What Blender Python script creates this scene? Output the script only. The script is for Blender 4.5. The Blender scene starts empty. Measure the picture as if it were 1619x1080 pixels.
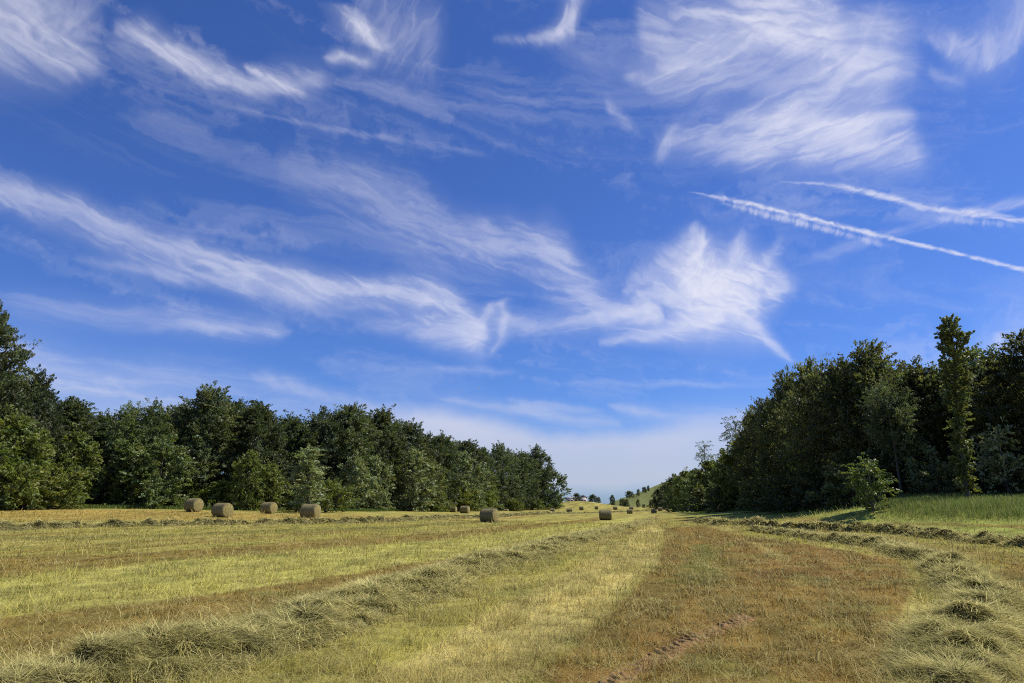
import bpy, math, random
import numpy as np
from mathutils import Vector

random.seed(11)
RNG = np.random.default_rng(11)
scene = bpy.context.scene
COL = scene.collection
rad = math.radians

# ------------------------------------------------------------------ camera
EYE = 1.6
PITCH = rad(13.45)
FPX = 1079.0                      # focal length in pixels of a 1619 px wide frame
cam_data = bpy.data.cameras.new('camera')
cam_data.sensor_width = 36.0
cam_data.lens = 36.0 * FPX / 1619.0
cam_data.clip_start = 0.1
cam_data.clip_end = 20000.0
cam = bpy.data.objects.new('camera', cam_data)
cam.location = (0, 0, EYE)
cam.rotation_euler = (rad(90) + PITCH, 0, 0)
COL.objects.link(cam)
scene.camera = cam

# ------------------------------------------------------------------ exposure
scene.view_settings.view_transform = 'Standard'
scene.view_settings.look = 'None'
scene.view_settings.exposure = 0.28
scene.view_settings.gamma = 1.0
scene.view_settings.use_curve_mapping = False
scene.cycles.max_bounces = 6
scene.cycles.diffuse_bounces = 2
scene.cycles.transmission_bounces = 3
scene.cycles.transparent_max_bounces = 4
scene.cycles.filter_width = 1.1
scene.cycles.use_denoising = False
scene.cycles.use_adaptive_sampling = False
scene.cycles.sample_clamp_indirect = 4.0

# ------------------------------------------------------------------ sun
SUN_AZ, SUN_EL = rad(80), rad(51)   # bearing clockwise from +Y
sun_vec = Vector((math.sin(SUN_AZ) * math.cos(SUN_EL), math.cos(SUN_AZ) * math.cos(SUN_EL), math.sin(SUN_EL)))
sun_data = bpy.data.lights.new('sun', 'SUN')
sun_data.energy = 4.8
sun_data.angle = rad(0.5)
sun_data.color = (1.0, 0.95, 0.86)
sun = bpy.data.objects.new('sun', sun_data)
sun.rotation_euler = sun_vec.to_track_quat('Z', 'Y').to_euler()
sun.location = (60, 40, 80)
COL.objects.link(sun)


# ------------------------------------------------------------------ node helper
class NT:
    def __init__(self, tree):
        self.t = tree
        self.n = tree.nodes
        self.l = tree.links

    def put(self, sock, v):
        if isinstance(v, bpy.types.NodeSocket):
            self.l.new(v, sock)
        elif v is not None:
            sock.default_value = v

    def node(self, kind, **kw):
        nd = self.n.new(kind)
        for k, v in kw.items():
            setattr(nd, k, v)
        return nd

    def m(self, op, a, b=None, c=None, clamp=False):
        nd = self.n.new('ShaderNodeMath')
        nd.operation = op
        nd.use_clamp = clamp
        self.put(nd.inputs[0], a)
        if b is not None:
            self.put(nd.inputs[1], b)
        if c is not None:
            self.put(nd.inputs[2], c)
        return nd.outputs[0]

    def v(self, op, a, b=None, out=0):
        nd = self.n.new('ShaderNodeVectorMath')
        nd.operation = op
        self.put(nd.inputs[0], a)
        if b is not None:
            if op == 'SCALE':
                self.put(nd.inputs[3], b)
            else:
                self.put(nd.inputs[1], b)
        return nd.outputs[out]

    def xyz(self, x, y, z=0.0):
        nd = self.n.new('ShaderNodeCombineXYZ')
        for i, q in enumerate((x, y, z)):
            self.put(nd.inputs[i], q)
        return nd.outputs[0]

    def ramp01(self, v, a, b, c=0.0, d=1.0, smooth=True):
        nd = self.n.new('ShaderNodeMapRange')
        nd.interpolation_type = 'SMOOTHSTEP' if smooth else 'LINEAR'
        self.put(nd.inputs[0], v)
        for i, q in enumerate((a, b, c, d)):
            self.put(nd.inputs[1 + i], q)
        return nd.outputs[0]

    def noise(self, vec, scale, detail=3.0, rough=0.5, dist=0.0, out=0, dim='3D'):
        nd = self.n.new('ShaderNodeTexNoise')
        nd.noise_dimensions = dim
        self.put(nd.inputs['Vector'], vec)
        nd.inputs['Scale'].default_value = scale
        nd.inputs['Detail'].default_value = detail
        nd.inputs['Roughness'].default_value = rough
        nd.inputs['Distortion'].default_value = dist
        return nd.outputs[out]

    def mix(self, f, a, b, mode='MIX'):
        nd = self.n.new('ShaderNodeMix')
        nd.data_type = 'RGBA'
        nd.blend_type = mode
        self.put(nd.inputs[0], f)
        self.put(nd.inputs[6], a)
        self.put(nd.inputs[7], b)
        return nd.outputs[2]

    def curve(self, v, pts):
        nd = self.n.new('ShaderNodeFloatCurve')
        c = nd.mapping.curves[0]
        nd.mapping.use_clip = True
        nd.mapping.extend = 'HORIZONTAL'
        pts = sorted((min(max(x, 0), 1), min(max(y, 0), 1)) for x, y in pts)
        while len(c.points) < len(pts):
            c.points.new(0.5, 0.5)
        for p, (x, y) in zip(c.points, pts):
            p.location = (x, y)
            p.handle_type = 'AUTO_CLAMPED'
        nd.mapping.update()
        self.put(nd.inputs['Value'], v)
        nd.inputs['Factor'].default_value = 1.0
        return nd.outputs[0]


# ------------------------------------------------------------------ direction helpers
CP, SP = math.cos(PITCH), math.sin(PITCH)


def ray(px, py):
    dx = (px - 809.5) / FPX
    dy = (540.0 - py) / FPX
    return np.array([dx, CP - dy * SP, SP + dy * CP])


def az_el(px, py):
    d = ray(px, py)
    return math.degrees(math.atan2(d[0], d[1])), math.degrees(math.atan2(d[2], math.hypot(d[0], d[1])))


# ------------------------------------------------------------------ sky with cirrus
AZ0, AZ1, EL0, EL1 = -45.0, 45.0, -2.0, 46.0


def build_sky():
    w = bpy.data.worlds.new('World')
    scene.world = w
    w.use_nodes = True
    try:
        w.cycles.sampling_method = 'MANUAL'
        w.cycles.sample_map_resolution = 512
    except Exception:
        pass
    t = NT(w.node_tree)
    t.n.clear()
    sky = t.node('ShaderNodeTexSky', sky_type='NISHITA')
    sky.sun_disc = False
    sky.sun_elevation = SUN_EL
    sky.sun_rotation = SUN_AZ
    sky.altitude = 0
    sky.air_density = 1.0
    sky.dust_density = 0.3
    sky.ozone_density = 3.0
    tc = t.node('ShaderNodeTexCoord').outputs['Generated']
    sep = t.node('ShaderNodeSeparateXYZ')
    t.put(sep.inputs[0], tc)
    x, y, z = sep.outputs
    az = t.m('MULTIPLY', t.m('ARCTAN2', x, y), 180 / math.pi)
    hyp = t.m('SQRT', t.m('ADD', t.m('MULTIPLY', x, x), t.m('MULTIPLY', y, y)))
    el = t.m('MULTIPLY', t.m('ARCTAN2', z, hyp), 180 / math.pi)
    p0 = t.xyz(az, el, 0)                                   # degrees
    # two scales of drift bend the cloud coordinates
    wob = t.v('SUBTRACT', t.noise(p0, 0.16, 3.0, 0.55, out=1), (0.5, 0.5, 0.5))
    wob2 = t.v('SUBTRACT', t.noise(p0, 0.75, 3.0, 0.6, out=1), (0.5, 0.5, 0.5))
    pw = t.v('ADD', p0, t.v('ADD', t.v('SCALE', wob, 1.3), t.v('SCALE', wob2, 0.45)))
    sp = t.node('ShaderNodeSeparateXYZ')
    t.put(sp.inputs[0], pw)
    waz, wel = sp.outputs[0], sp.outputs[1]
    na = t.m('DIVIDE', t.m('SUBTRACT', waz, AZ0), AZ1 - AZ0)
    ne = t.m('DIVIDE', t.m('SUBTRACT', wel, EL0), EL1 - EL0)
    # unbent set for straight contrails
    pl = t.v('ADD', p0, t.v('SCALE', wob2, 0.22))
    sl = t.node('ShaderNodeSeparateXYZ')
    t.put(sl.inputs[0], pl)
    nal = t.m('DIVIDE', t.m('SUBTRACT', sl.outputs[0], AZ0), AZ1 - AZ0)
    nel = t.m('DIVIDE', t.m('SUBTRACT', sl.outputs[1], EL0), EL1 - EL0)

    fib_cache = {}

    def fibre(angle, long_s, short_s, detail=6.0, rough=0.53):
        key = (angle, long_s, short_s, detail, rough)
        if key not in fib_cache:
            rot = t.node('ShaderNodeVectorRotate', rotation_type='Z_AXIS')
            t.put(rot.inputs['Vector'], pw)
            rot.inputs['Angle'].default_value = rad(angle)
            q = t.v('MULTIPLY', rot.outputs[0], (long_s, short_s, 1.0))
            fib_cache[key] = t.noise(q, 1.0, detail, rough, 0.9)
        return fib_cache[key]

    total = None

    def add(dens):
        nonlocal total
        # screen-like union: 1-(1-a)(1-b)
        if total is None:
            total = dens
        else:
            total = t.m('SUBTRACT', t.m('ADD', total, dens), t.m('MULTIPLY', total, dens))

    def band(pts, fib=None, contrast=1.0, lines=False, across=False, soft=0.0, skew=0.0):
        """pts: (px, py, half-width px, strength) of the photo's sky, turned into bearings and elevations.
        across=True runs the curve over elevation rather than over bearing."""
        k = []
        for px, py, hw, s in pts:
            a, e = az_el(px, py)
            dw = hw / FPX * 57.3 * (math.cos(rad(e)) ** 0)
            k.append((a, e, dw, s))
        k.sort(key=lambda q: q[1] if across else q[0])
        if across:
            run = [(q[1] - EL0) / (EL1 - EL0) for q in k]
            pos = [(q[0] - AZ0) / (AZ1 - AZ0) for q in k]
            span, u, vv = AZ1 - AZ0, (nel if lines else ne), (nal if lines else na)
        else:
            run = [(q[0] - AZ0) / (AZ1 - AZ0) for q in k]
            pos = [(q[1] - EL0) / (EL1 - EL0) for q in k]
            span, u, vv = EL1 - EL0, (nal if lines else na), (nel if lines else ne)
        c = t.curve(u, list(zip(run, pos)))
        wmax = max(q[2] for q in k)
        wid = t.curve(u, [(r, q[2] / wmax) for r, q in zip(run, k)])
        e0 = 0.004
        e_a = .06 if (not across and pts[0][0] < 0) else e0
        e_b = .06 if (not across and pts[-1][0] > 1619) else e0
        spts = [(0.0, 0.0), (run[0] - e_a, 0.0)] + [(r, q[3]) for r, q in zip(run, k)] + [(run[-1] + e_b, 0.0), (1.0, 0.0)]
        st = t.curve(u, spts)
        d = t.m('MULTIPLY', t.m('SUBTRACT', vv, c), span / wmax)
        d = t.m('DIVIDE', d, t.m('MAXIMUM', wid, 0.02))
        if skew:                                            # one edge crisper than the other
            pos_side = t.m('GREATER_THAN', d, 0.0)
            d = t.m('MULTIPLY', d, t.m('ADD', 1.0 + skew, t.m('MULTIPLY', pos_side, -2 * skew)))
        ad = t.m('ABSOLUTE', d)
        halo = t.ramp01(ad, 0.0, 2.4, .20, 0.0)
        if fib is not None:
            f = fibre(*fib)
            fm = t.ramp01(f, 0.5 - 0.28 / contrast, 0.5 + 0.28 / contrast)
            ad = t.m('ADD', ad, t.m('MULTIPLY', t.m('SUBTRACT', 0.49, f), 1.75))
            prof = t.ramp01(ad, soft, 1.6, 1.0, 0.0)
            prof = t.m('POWER', prof, 1.75)
            prof = t.m('MULTIPLY', prof, t.m('ADD', 0.30, t.m('MULTIPLY', fm, 0.70)))
        else:
            prof = t.ramp01(ad, soft, 1.4, 1.0, 0.0)
        if not lines:
            prof = t.m('ADD', t.m('MULTIPLY', prof, 0.78), t.m('MULTIPLY', halo, t.m('SUBTRACT', 1.0, prof)))
        add(t.m('MULTIPLY', prof, t.m('MAXIMUM', st, 0.0)))

    F_a = (17, 0.20, 1.0)       # fibres running down to the right
    F_b = (-9, 0.20, 1.0)
    F_c = (35, 0.42, .85)
    F_d = (-58, 0.42, .85)
    F_h = (3, 0.12, 1.0)
    # long left band into the middle
    band([(-80, 285, 14, 0.38), (0, 297, 16, 0.47), (90, 318, 20, 0.57), (200, 368, 21, 0.59), (330, 405, 21, 0.65), (430, 438, 24, 0.68),
          (560, 452, 22, 0.71), (640, 458, 26, 0.81), (700, 474, 32, 0.85), (740, 505, 32, 0.71), (768, 540, 21, 0.38), (790, 560, 8, 0.00)], F_a, 1.0, skew=-.25)
    band([(120, 408, 6, 0.10), (270, 433, 10, 0.33), (400, 455, 10, 0.33), (520, 470, 7, 0.14)], F_a)
    band([(560, 512, 10, 0.10), (650, 518, 16, 0.38), (740, 535, 18, 0.57), (800, 515, 16, 0.47), (880, 512, 16, 0.47), (960, 500, 14, 0.52), (1040, 492, 16, 0.57)], F_b, 1.0)
    # faint upper middle band
    band([(440, 255, 28, .08), (540, 290, 42, .22), (640, 335, 45, .36), (740, 372, 32, .48), (830, 385, 32, .5), (880, 410, 46, .6), (925, 455, 38, .6), (985, 488, 24, .6), (1040, 495, 20, .3)], F_a, 1.1, skew=-.2)
    # star-shaped cloud
    band([(1000, 478, 14, .3), (1050, 466, 34, .75), (1100, 458, 52, 1.0), (1150, 458, 54, 1.0), (1200, 452, 42, .95), (1240, 448, 22, .75), (1285, 442, 5, 0)], F_c, .8)
    band([(1092, 348, 8, .2), (1098, 370, 18, .7), (1106, 400, 26, .85), (1116, 440, 40, .9), (1125, 470, 40, .6)], F_d, 1.0, across=True)
    band([(1172, 362, 6, .1), (1170, 385, 14, .45), (1160, 415, 22, .6), (1150, 445, 26, .5)], F_d, 1.0, across=True)
    band([(1240, 372, 6, .1), (1225, 395, 14, .3), (1205, 420, 20, .5), (1190, 445, 22, .5)], F_c, 1.0, across=True)
    band([(950, 541, 6, .3), (1010, 532, 11, .65), (1060, 522, 20, .85), (1110, 505, 34, 1.0), (1160, 503, 36, 1.0), (1195, 520, 28, .9), (1222, 547, 14, .7), (1248, 567, 8, .5), (1272, 580, 4, 0)], F_a, .8, skew=.2)
    band([(985, 462, 10, .2), (1030, 432, 24, .5), (1075, 400, 26, .45), (1110, 380, 20, .2)], F_c)
    # hook below the middle
    band([(745, 556, 8, .4), (752, 530, 12, .5), (768, 500, 14, .6), (785, 482, 14, .5), (800, 470, 8, .1)], F_d, across=True)
    band([(778, 562, 6, .2), (792, 535, 9, .5), (796, 505, 10, .5), (792, 478, 8, .2)], F_d, across=True)
    # lower left streaks
    band([(-60, 478, 14, .1), (100, 490, 18, .28), (250, 503, 18, .34), (370, 515, 16, .5), (430, 520, 12, .5), (475, 519, 5, 0)], F_h, 1.0)
    band([(-80, 545, 26, .15), (60, 575, 30, .3), (180, 598, 30, .34), (320, 600, 26, .25), (420, 605, 18, .2), (480, 612, 12, .1)], F_h, 1.0)
    band([(-80, 600, 40, .2), (60, 630, 46, .4), (200, 650, 44, .5), (330, 655, 36, .4), (480, 655, 30, .3), (640, 640, 12, .1)], F_h, .8)
    band([(400, 590, 6, .1), (460, 610, 12, .32), (520, 632, 12, .28), (600, 650, 8, .1)], F_c)
    # top left
    band([(-80, 40, 50, .4), (0, 62, 52, .62), (60, 75, 46, .6), (110, 95, 34, .55), (150, 112, 14, .3), (180, 124, 6, 0)], F_a, 1.2, skew=.2)
    band([(-40, 10, 34, .2), (80, 20, 36, .32), (150, 30, 30, .2), (180, 40, 14, 0)], F_d, 1.2)
    band([(180, 45, 8, .3), (215, 55, 12, .7), (265, 86, 16, .78), (330, 125, 16, .85), (375, 138, 14, .7), (430, 140, 18, .55), (500, 134, 18, .42), (560, 128, 10, 0)], F_a, 1.0, skew=.25)
    band([(386, 104, 4, .6), (405, 115, 8, .75), (440, 134, 10, .7), (480, 150, 8, .2)], F_a)
    # top middle feather
    band([(512, 88, 4, .2), (545, 92, 9, .7), (580, 101, 8, .5), (600, 106, 5, 0)], F_a)
    band([(548, 12, 22, .3), (562, 36, 28, .7), (582, 62, 26, .95), (600, 80, 18, .6), (612, 92, 10, 0)], F_c, .9, across=True)
    band([(560, 30, 40, .2), (620, 50, 60, .3), (680, 60, 60, .26), (720, 60, 50, .0)], F_d, 1.2)
    band([(780, 58, 5, .1), (840, 64, 8, .35), (890, 58, 14, .55), (906, 40, 20, .5), (912, 20, 24, .2)], F_c)
    band([(880, 62, 10, .2), (893, 40, 14, .6), (905, 10, 16, .55), (906, -20, 14, .4)], F_d, across=True)
    # large upper right cloud
    band([(985, 30, 20, .0), (1010, 40, 36, .25), (1045, 45, 46, .5), (1080, 40, 50, .4), (1150, 20, 50, .5), (1220, 15, 46, .9), (1290, 25, 52, .9), (1350, 60, 50, .5), (1410, 80, 44, .42), (1450, 75, 36, .2), (1500, 60, 24, 0)], F_a, 1.1)
    band([(1040, 95, 20, .2), (1110, 85, 24, .5), (1180, 70, 24, .55), (1270, 65, 26, .6), (1350, 95, 26, .45), (1400, 105, 22, .25), (1460, 112, 16, 0)], F_b, 1.2)
    band([(975, 122, 8, .0), (1005, 122, 12, .4), (1060, 130, 22, .4), (1120, 118, 30, .5), (1180, 120, 30, .4), (1260, 140, 34, .5), (1340, 132, 34, .62), (1400, 124, 28, .38), (1440, 112, 20, .2), (1480, 100, 14, .0)], F_b, 1.2)
    band([(1060, 20, 8, .3), (1130, 22, 8, .6), (1200, 40, 10, .6), (1280, 70, 12, .2)], F_a)
    band([(1050, 232, 14, .25), (1110, 228, 26, .5), (1180, 228, 34, .75), (1250, 215, 42, 1.0), (1330, 222, 42, 1.0), (1400, 235, 38, .85), (1450, 245, 28, .6), (1500, 255, 18, 0)], F_b, .9, skew=.2)
    band([(1150, 190, 10, .2), (1240, 185, 14, .5), (1340, 190, 14, .6), (1420, 188, 12, .6), (1462, 184, 5, 0)], F_h)
    band([(950, 158, 5, .0), (968, 176, 11, .32), (990, 192, 11, .28), (1024, 216, 10, 0)], F_c)
    band([(1040, 268, 5, .0), (1048, 240, 12, .36), (1062, 205, 14, .32), (1075, 178, 10, .0)], F_d, across=True)
    band([(1372, 185, 14, .0), (1398, 110, 26, .26), (1396, 60, 28, .26), (1375, 5, 24, .12)], F_d, across=True)
    band([(1470, 55, 10, .2), (1510, 75, 22, .5), (1550, 85, 26, .55), (1590, 60, 30, .5), (1619, 20, 30, .5), (1680, -20, 30, .4)], F_d, 1.0)
    band([(1470, 110, 8, .1), (1500, 125, 12, .3), (1530, 130, 12, .1)], F_c)
    # contrails
    band([(1092, 304, 1.3, .2), (1130, 311, 3.3, .6), (1180, 322, 4.6, .8), (1260, 340, 4.6, .85), (1340, 360, 4.6, .85), (1410, 378, 4.0, .8), (1480, 393, 3.3, .75), (1560, 412, 3.6, .7), (1640, 432, 4.0, .7), (1720, 450, 4.0, .6)], (17, .8, 1.6), lines=True)
    band([(1140, 320, 2.6, .1), (1190, 334, 5.3, .42), (1260, 351, 5.9, .45), (1340, 372, 5.3, .4), (1400, 388, 4.0, .1)], (-70, .5, 2.6), 1.6, lines=True)
    band([(1230, 287, 2.0, .1), (1300, 291, 3.3, .55), (1360, 301, 5.3, .7), (1430, 320, 5.3, .75), (1490, 332, 5.3, .7), (1550, 338, 5.9, .7), (1600, 346, 4.6, .65), (1700, 362, 4.6, .5)], (14, .6, 1.5), lines=True)
    band([(1480, 345, 4.6, .1), (1540, 350, 5.3, .3), (1600, 356, 4.6, .1)], (-70, .5, 2.6), 1.5, lines=True)
    band([(1250, 420, 7.9, .06), (1340, 392, 9.2, .16), (1430, 362, 9.2, .26), (1520, 338, 9.2, .3), (1619, 318, 9.2, .34), (1720, 300, 9.2, .3)], (-17, .2, 1.2), lines=True)
    band([(160, 124, 2.6, 0.03), (300, 152, 4.0, 0.04), (420, 182, 4.0, 0.11), (520, 203, 5.3, 0.14), (640, 222, 6.6, 0.15), (740, 240, 5.9, 0.11), (800, 252, 4.0, 0.00)], (12, .4, 1.6), lines=True)
    # low cloud bank over the far end of the field
    band([(560, 690, 45, .3), (640, 694, 42, .75), (720, 708, 48, .95), (800, 722, 46, .9), (880, 732, 40, .85), (960, 732, 40, .85), (1040, 726, 44, .88), (1120, 720, 48, .8), (1240, 720, 52, .7)], None, soft=.6)
    band([(690, 634, 4, .1), (750, 640, 8, .45), (830, 650, 10, .5), (900, 664, 10, .45), (980, 672, 8, .3)], F_h)
    band([(800, 630, 4, .1), (870, 642, 8, .35), (950, 655, 6, .1)], F_h)
    band([(960, 645, 4, .2), (1010, 652, 10, .5), (1080, 660, 12, .5), (1160, 660, 10, .4), (1240, 668, 10, .3)], F_h)
    band([(680, 580, 3, .05), (760, 585, 5, .25), (840, 590, 3, 0)], F_h)
    band([(880, 603, 3, .05), (1000, 606, 5, .16), (1150, 610, 5, .14), (1260, 610, 3, 0)], F_h)
    band([(1540, 540, 30, .08), (1580, 530, 40, .2), (1640, 510, 40, .26), (1720, 500, 40, .2)], F_d)
    band([(1578, 556, 6, .2), (1580, 540, 9, .5), (1582, 524, 7, .1)], F_d, across=True)

    # thin veil everywhere
    veil = t.ramp01(fibre(8, .035, .22, 5.0, .6), .45, .78, 0.0, .20)
    add(veil)
    dens = t.m('MINIMUM', total, 0.97)
    # the same veil shows on the sky behind the viewer
    front = t.ramp01(t.m('ABSOLUTE', az), 44, 60, 1.0, 0.0)
    back = t.ramp01(fibre(20, .05, .3, 5.0, .6), .5, .75, 0.0, .5)
    dens = t.m('ADD', t.m('MULTIPLY', dens, front), t.m('MULTIPLY', back, t.m('SUBTRACT', 1.0, front)))
    up = t.ramp01(el, -0.5, 1.0)
    dens = t.m('MULTIPLY', dens, up)

    base = t.mix(1.0, sky.outputs[0], (0.395, 0.59, 1.07, 1), 'MULTIPLY')
    bg_sky = t.node('ShaderNodeBackground')
    t.put(bg_sky.inputs[0], base)
    bg_sky.inputs[1].default_value = 0.10
    bg_cl = t.node('ShaderNodeBackground')
    low = t.ramp01(el, 2.0, 13.0)
    t.put(bg_cl.inputs[0], t.mix(low, (0.49, 0.50, 0.585, 1), (0.71, 0.71, 0.79, 1)))
    bg_cl.inputs[1].default_value = 1.0
    mx = t.node('ShaderNodeMixShader')
    t.put(mx.inputs[0], dens)
    t.l.new(bg_sky.outputs[0], mx.inputs[1])
    t.l.new(bg_cl.outputs[0], mx.inputs[2])
    out = t.node('ShaderNodeOutputWorld')
    t.l.new(mx.outputs[0], out.inputs[0])


build_sky()


# ------------------------------------------------------------------ numeric helpers
def hash2(ix, iy, seed):
    h = (ix.astype(np.int64) * 374761393 + iy.astype(np.int64) * 668265263 + seed * 1442695041) & 0xFFFFFFFF
    h = ((h ^ (h >> 13)) * 1274126177) & 0xFFFFFFFF
    h = h ^ (h >> 16)
    return (h & 0xFFFFFF) / float(0xFFFFFF)


def vnoise(x, y, seed=0):
    x = np.asarray(x, float); y = np.asarray(y, float)
    ix = np.floor(x); iy = np.floor(y)
    fx = x - ix; fy = y - iy
    fx = fx * fx * (3 - 2 * fx); fy = fy * fy * (3 - 2 * fy)
    a = hash2(ix, iy, seed); b = hash2(ix + 1, iy, seed)
    c = hash2(ix, iy + 1, seed); d = hash2(ix + 1, iy + 1, seed)
    return (a * (1 - fx) + b * fx) * (1 - fy) + (c * (1 - fx) + d * fx) * fy


def fbm(x, y, seed=0, octaves=4, gain=0.5):
    s = 0; a = 1; tot = 0
    for o in range(octaves):
        s = s + a * vnoise(x * 2 ** o + 17.3 * o, y * 2 ** o - 9.1 * o, seed + o)
        tot += a; a *= gain
    return s / tot


def sstep(a, b, x):
    q = np.clip((x - a) / (b - a), 0, 1)
    return q * q * (3 - 2 * q)


# ------------------------------------------------------------------ terrain
BALES = [  # px left, px right, py top, py bottom, bearing of the visible end
    (868.7, 878.2, 804.3, 811.9, 100), (895, 905.8, 804, 811.9, 100), (916.5, 922.3, 801, 806.7, 98), (940, 946.5, 801.8, 807.1, 98),
    (969.9, 975.9, 802.0, 807.3, 96), (949, 966, 806.3, 822.3, 97), (991.6, 1000, 805, 812.6, 95), (995, 1001.5, 801.6, 806.9, 95),
    (1030, 1038, 805.2, 812.6, 96), (1040.8, 1047, 802.3, 808, 100), (710.6, 722.4, 801, 810.3, 105), (727, 742.8, 799.7, 811.8, 106),
    (758, 789, 804.5, 825.8, 116), (795, 805.5, 805, 811.2, 106), (290, 320.8, 788, 808.8, 117), (331.6, 369.7, 795.5, 818, 118),
    (410, 438, 793.8, 812.4, 109), (472.7, 508, 797, 819.5, 106)]
BALE_D = 1.25


def bale_point(b):
    depth = FPX * BALE_D / (b[3] - b[2])
    d = ray((b[0] + b[1]) / 2, b[3])
    p = np.array([0, 0, EYE]) + d * depth
    return p


ctrl = []
for b in BALES:
    p = bale_point(b)
    ctrl.append((p[0], p[1], p[2]))
ctrl += [(-8, 4, 0), (0, 0, 0), (8, 4, 0), (0, 12, 0), (-10, 16, 0.02), (10, 14, 0), (-20, 30, .1), (0, 30, 0), (12, 30, 0), (19, 25, .05),
         (0, -60, 0), (-80, -60, 0), (80, -60, 0.5), (-30, 8, .05), (-70, 20, .5), (24, 12, .2), (60, 10, 1.6), (45, 35, 1.6),
         (27.8, 38, .6), (23, 42.5, .35), (25, 47, 1.3), (30.5, 58, 1.7), (33.5, 50, 1.8), (41, 55, 2.2), (50, 50, 2.4), (60, 90, 3.0), (34, 62, 2.0), (32, 70, 1.25), (32, 80, 1.0), (33, 100, .8), (39, 130, .45),
         (19, 40, 0), (21, 43, 0.02), (17.5, 64, -.1), (24, 60, .45), (25, 75, .3), (50, 110, 1.6), (40, 165, 0.1), (18, 110, -.15), (23, 112, -.02), (22, 135, -.35), (27, 138, -.28), (26, 155, -.5), (32, 160, -.5), (34, 112, .3), (8, 140, -.1), (9, 160, -.4), (12, 120, -.1), (-52, 70, 1.1), (-60, 80, 1.3), (-50, 92, 1.3), (-40, 96, .95), (-28, 100, .8),
         (-15, 120, .45), (0, 160, 0.0), (13, 200, -.5), (-10, 220, 0), (-60, 150, 1.5), (-100, 100, 2), (-120, 200, 2), (20, 300, -.2), (60, 260, 0), (120, 250, 3), (-60, 320, 1), (80, 340, 0.5), (150, 120, 4)]
ctrl = np.array(ctrl, float)
_S = 50.0


def _tps(r):
    return np.where(r > 1e-9, r * r * np.log(np.maximum(r, 1e-9)), 0.0)


_cx, _cy = ctrl[:, 0] / _S, ctrl[:, 1] / _S
_n = len(ctrl)
_K = _tps(np.hypot(_cx[:, None] - _cx[None], _cy[:, None] - _cy[None])) + np.eye(_n) * 0.002
_P = np.stack([np.ones(_n), _cx, _cy], 1)
_A = np.block([[_K, _P], [_P.T, np.zeros((3, 3))]])
_W = np.linalg.solve(_A, np.concatenate([ctrl[:, 2], np.zeros(3)]))


def height(x, y):
    x = np.atleast_1d(np.asarray(x, float)); y = np.atleast_1d(np.asarray(y, float))
    out = np.empty(len(x))
    for i in range(0, len(x), 100000):
        xs, ys = x[i:i + 100000] / _S, y[i:i + 100000] / _S
        z = _W[_n] + _W[_n + 1] * xs + _W[_n + 2] * ys
        for k in range(_n):
            r2 = (xs - _cx[k]) ** 2 + (ys - _cy[k]) ** 2
            z = z + _W[k] * 0.5 * r2 * np.log(np.maximum(r2, 1e-18))
        out[i:i + 100000] = z
    r = np.hypot(x - 20, y - 120)
    f = 1 - sstep(190, 330, r)
    far = -1.0 + 1.2 * (fbm(x / 140, y / 140, 5, 3) - .5)
    out = np.clip(out, -4, 8) * f + far * (1 - f)
    # mound carrying the house, and the green hill behind it
    out = out + 3.4 * np.exp(-(((x - 30) / 17) ** 2 + ((y - 325) / 42) ** 2))
    run = x - 53 + 5 * (vnoise(x / 14, y / 14, 9) - .5)
    ridge = np.minimum(.185 * (run + np.sqrt(run * run + 30)), 24)
    out = out + ridge * np.exp(-((y - 440) / 68) ** 2)
    return out


def hz(x, y):
    return float(height([x], [y])[0])


def on_ground(px, py, ymax=260.0):
    d = ray(px, py)
    o = np.array([0, 0, EYE])
    t = 5.0
    step = 0.25
    while t < ymax:                       # march, then bisect
        p = o + d * t
        if p[2] < hz(p[0], p[1]):
            a, b = t - step, t
            for _ in range(12):
                m = (a + b) / 2
                q = o + d * m
                if q[2] < hz(q[0], q[1]):
                    b = m
                else:
                    a = m
            return o + d * b
        step = max(0.25, t * 0.02)
        t += step
    return o + d * ymax


def project(p):
    v = np.asarray(p, float) - np.array([0, 0, EYE])
    dep = v[1] * CP + v[2] * SP
    up = -v[1] * SP + v[2] * CP
    return 809.5 + FPX * v[0] / dep, 540 - FPX * up / dep


# ------------------------------------------------------------------ mesh from arrays
def mesh_from(name, V, F, mat=None, cols=None, smooth=False):
    """V (n,3); F list of index arrays of shape (m,3) or (m,4)."""
    me = bpy.data.meshes.new(name)
    V = np.ascontiguousarray(V, dtype=np.float32)
    if not isinstance(F, (list, tuple)):
        F = [F]
    F = [np.asarray(f, dtype=np.int32) for f in F if len(f)]
    idx = np.concatenate([f.ravel() for f in F])
    tot = np.concatenate([np.full(len(f), f.shape[1], np.int32) for f in F])
    start = np.concatenate([[0], np.cumsum(tot)[:-1]]).astype(np.int32)
    me.vertices.add(len(V))
    me.vertices.foreach_set('co', V.ravel())
    me.loops.add(len(idx))
    me.loops.foreach_set('vertex_index', idx)
    me.polygons.add(len(tot))
    me.polygons.foreach_set('loop_start', start)
    if smooth:
        me.polygons.foreach_set('use_smooth', np.ones(len(tot), bool))
    if cols is not None:
        a = me.attributes.new('tint', 'FLOAT_COLOR', 'POINT')
        c = np.ones((len(V), 4), np.float32)
        c[:, :3] = cols
        a.data.foreach_set('color', c.ravel())
    me.update(calc_edges=True)
    me.validate()
    if mat:
        me.materials.append(mat)
    return me


def link(name, me, parent=None, loc=None):
    o = bpy.data.objects.new(name, me)
    COL.objects.link(o)
    if parent is not None:
        o.parent = parent
    if loc is not None:
        o.location = loc
    return o


def tag(o, label=None, cat=None, group=None, kind=None):
    if label: o['label'] = label
    if cat: o['category'] = cat
    if group: o['group'] = group
    if kind: o['kind'] = kind
    return o


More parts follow.
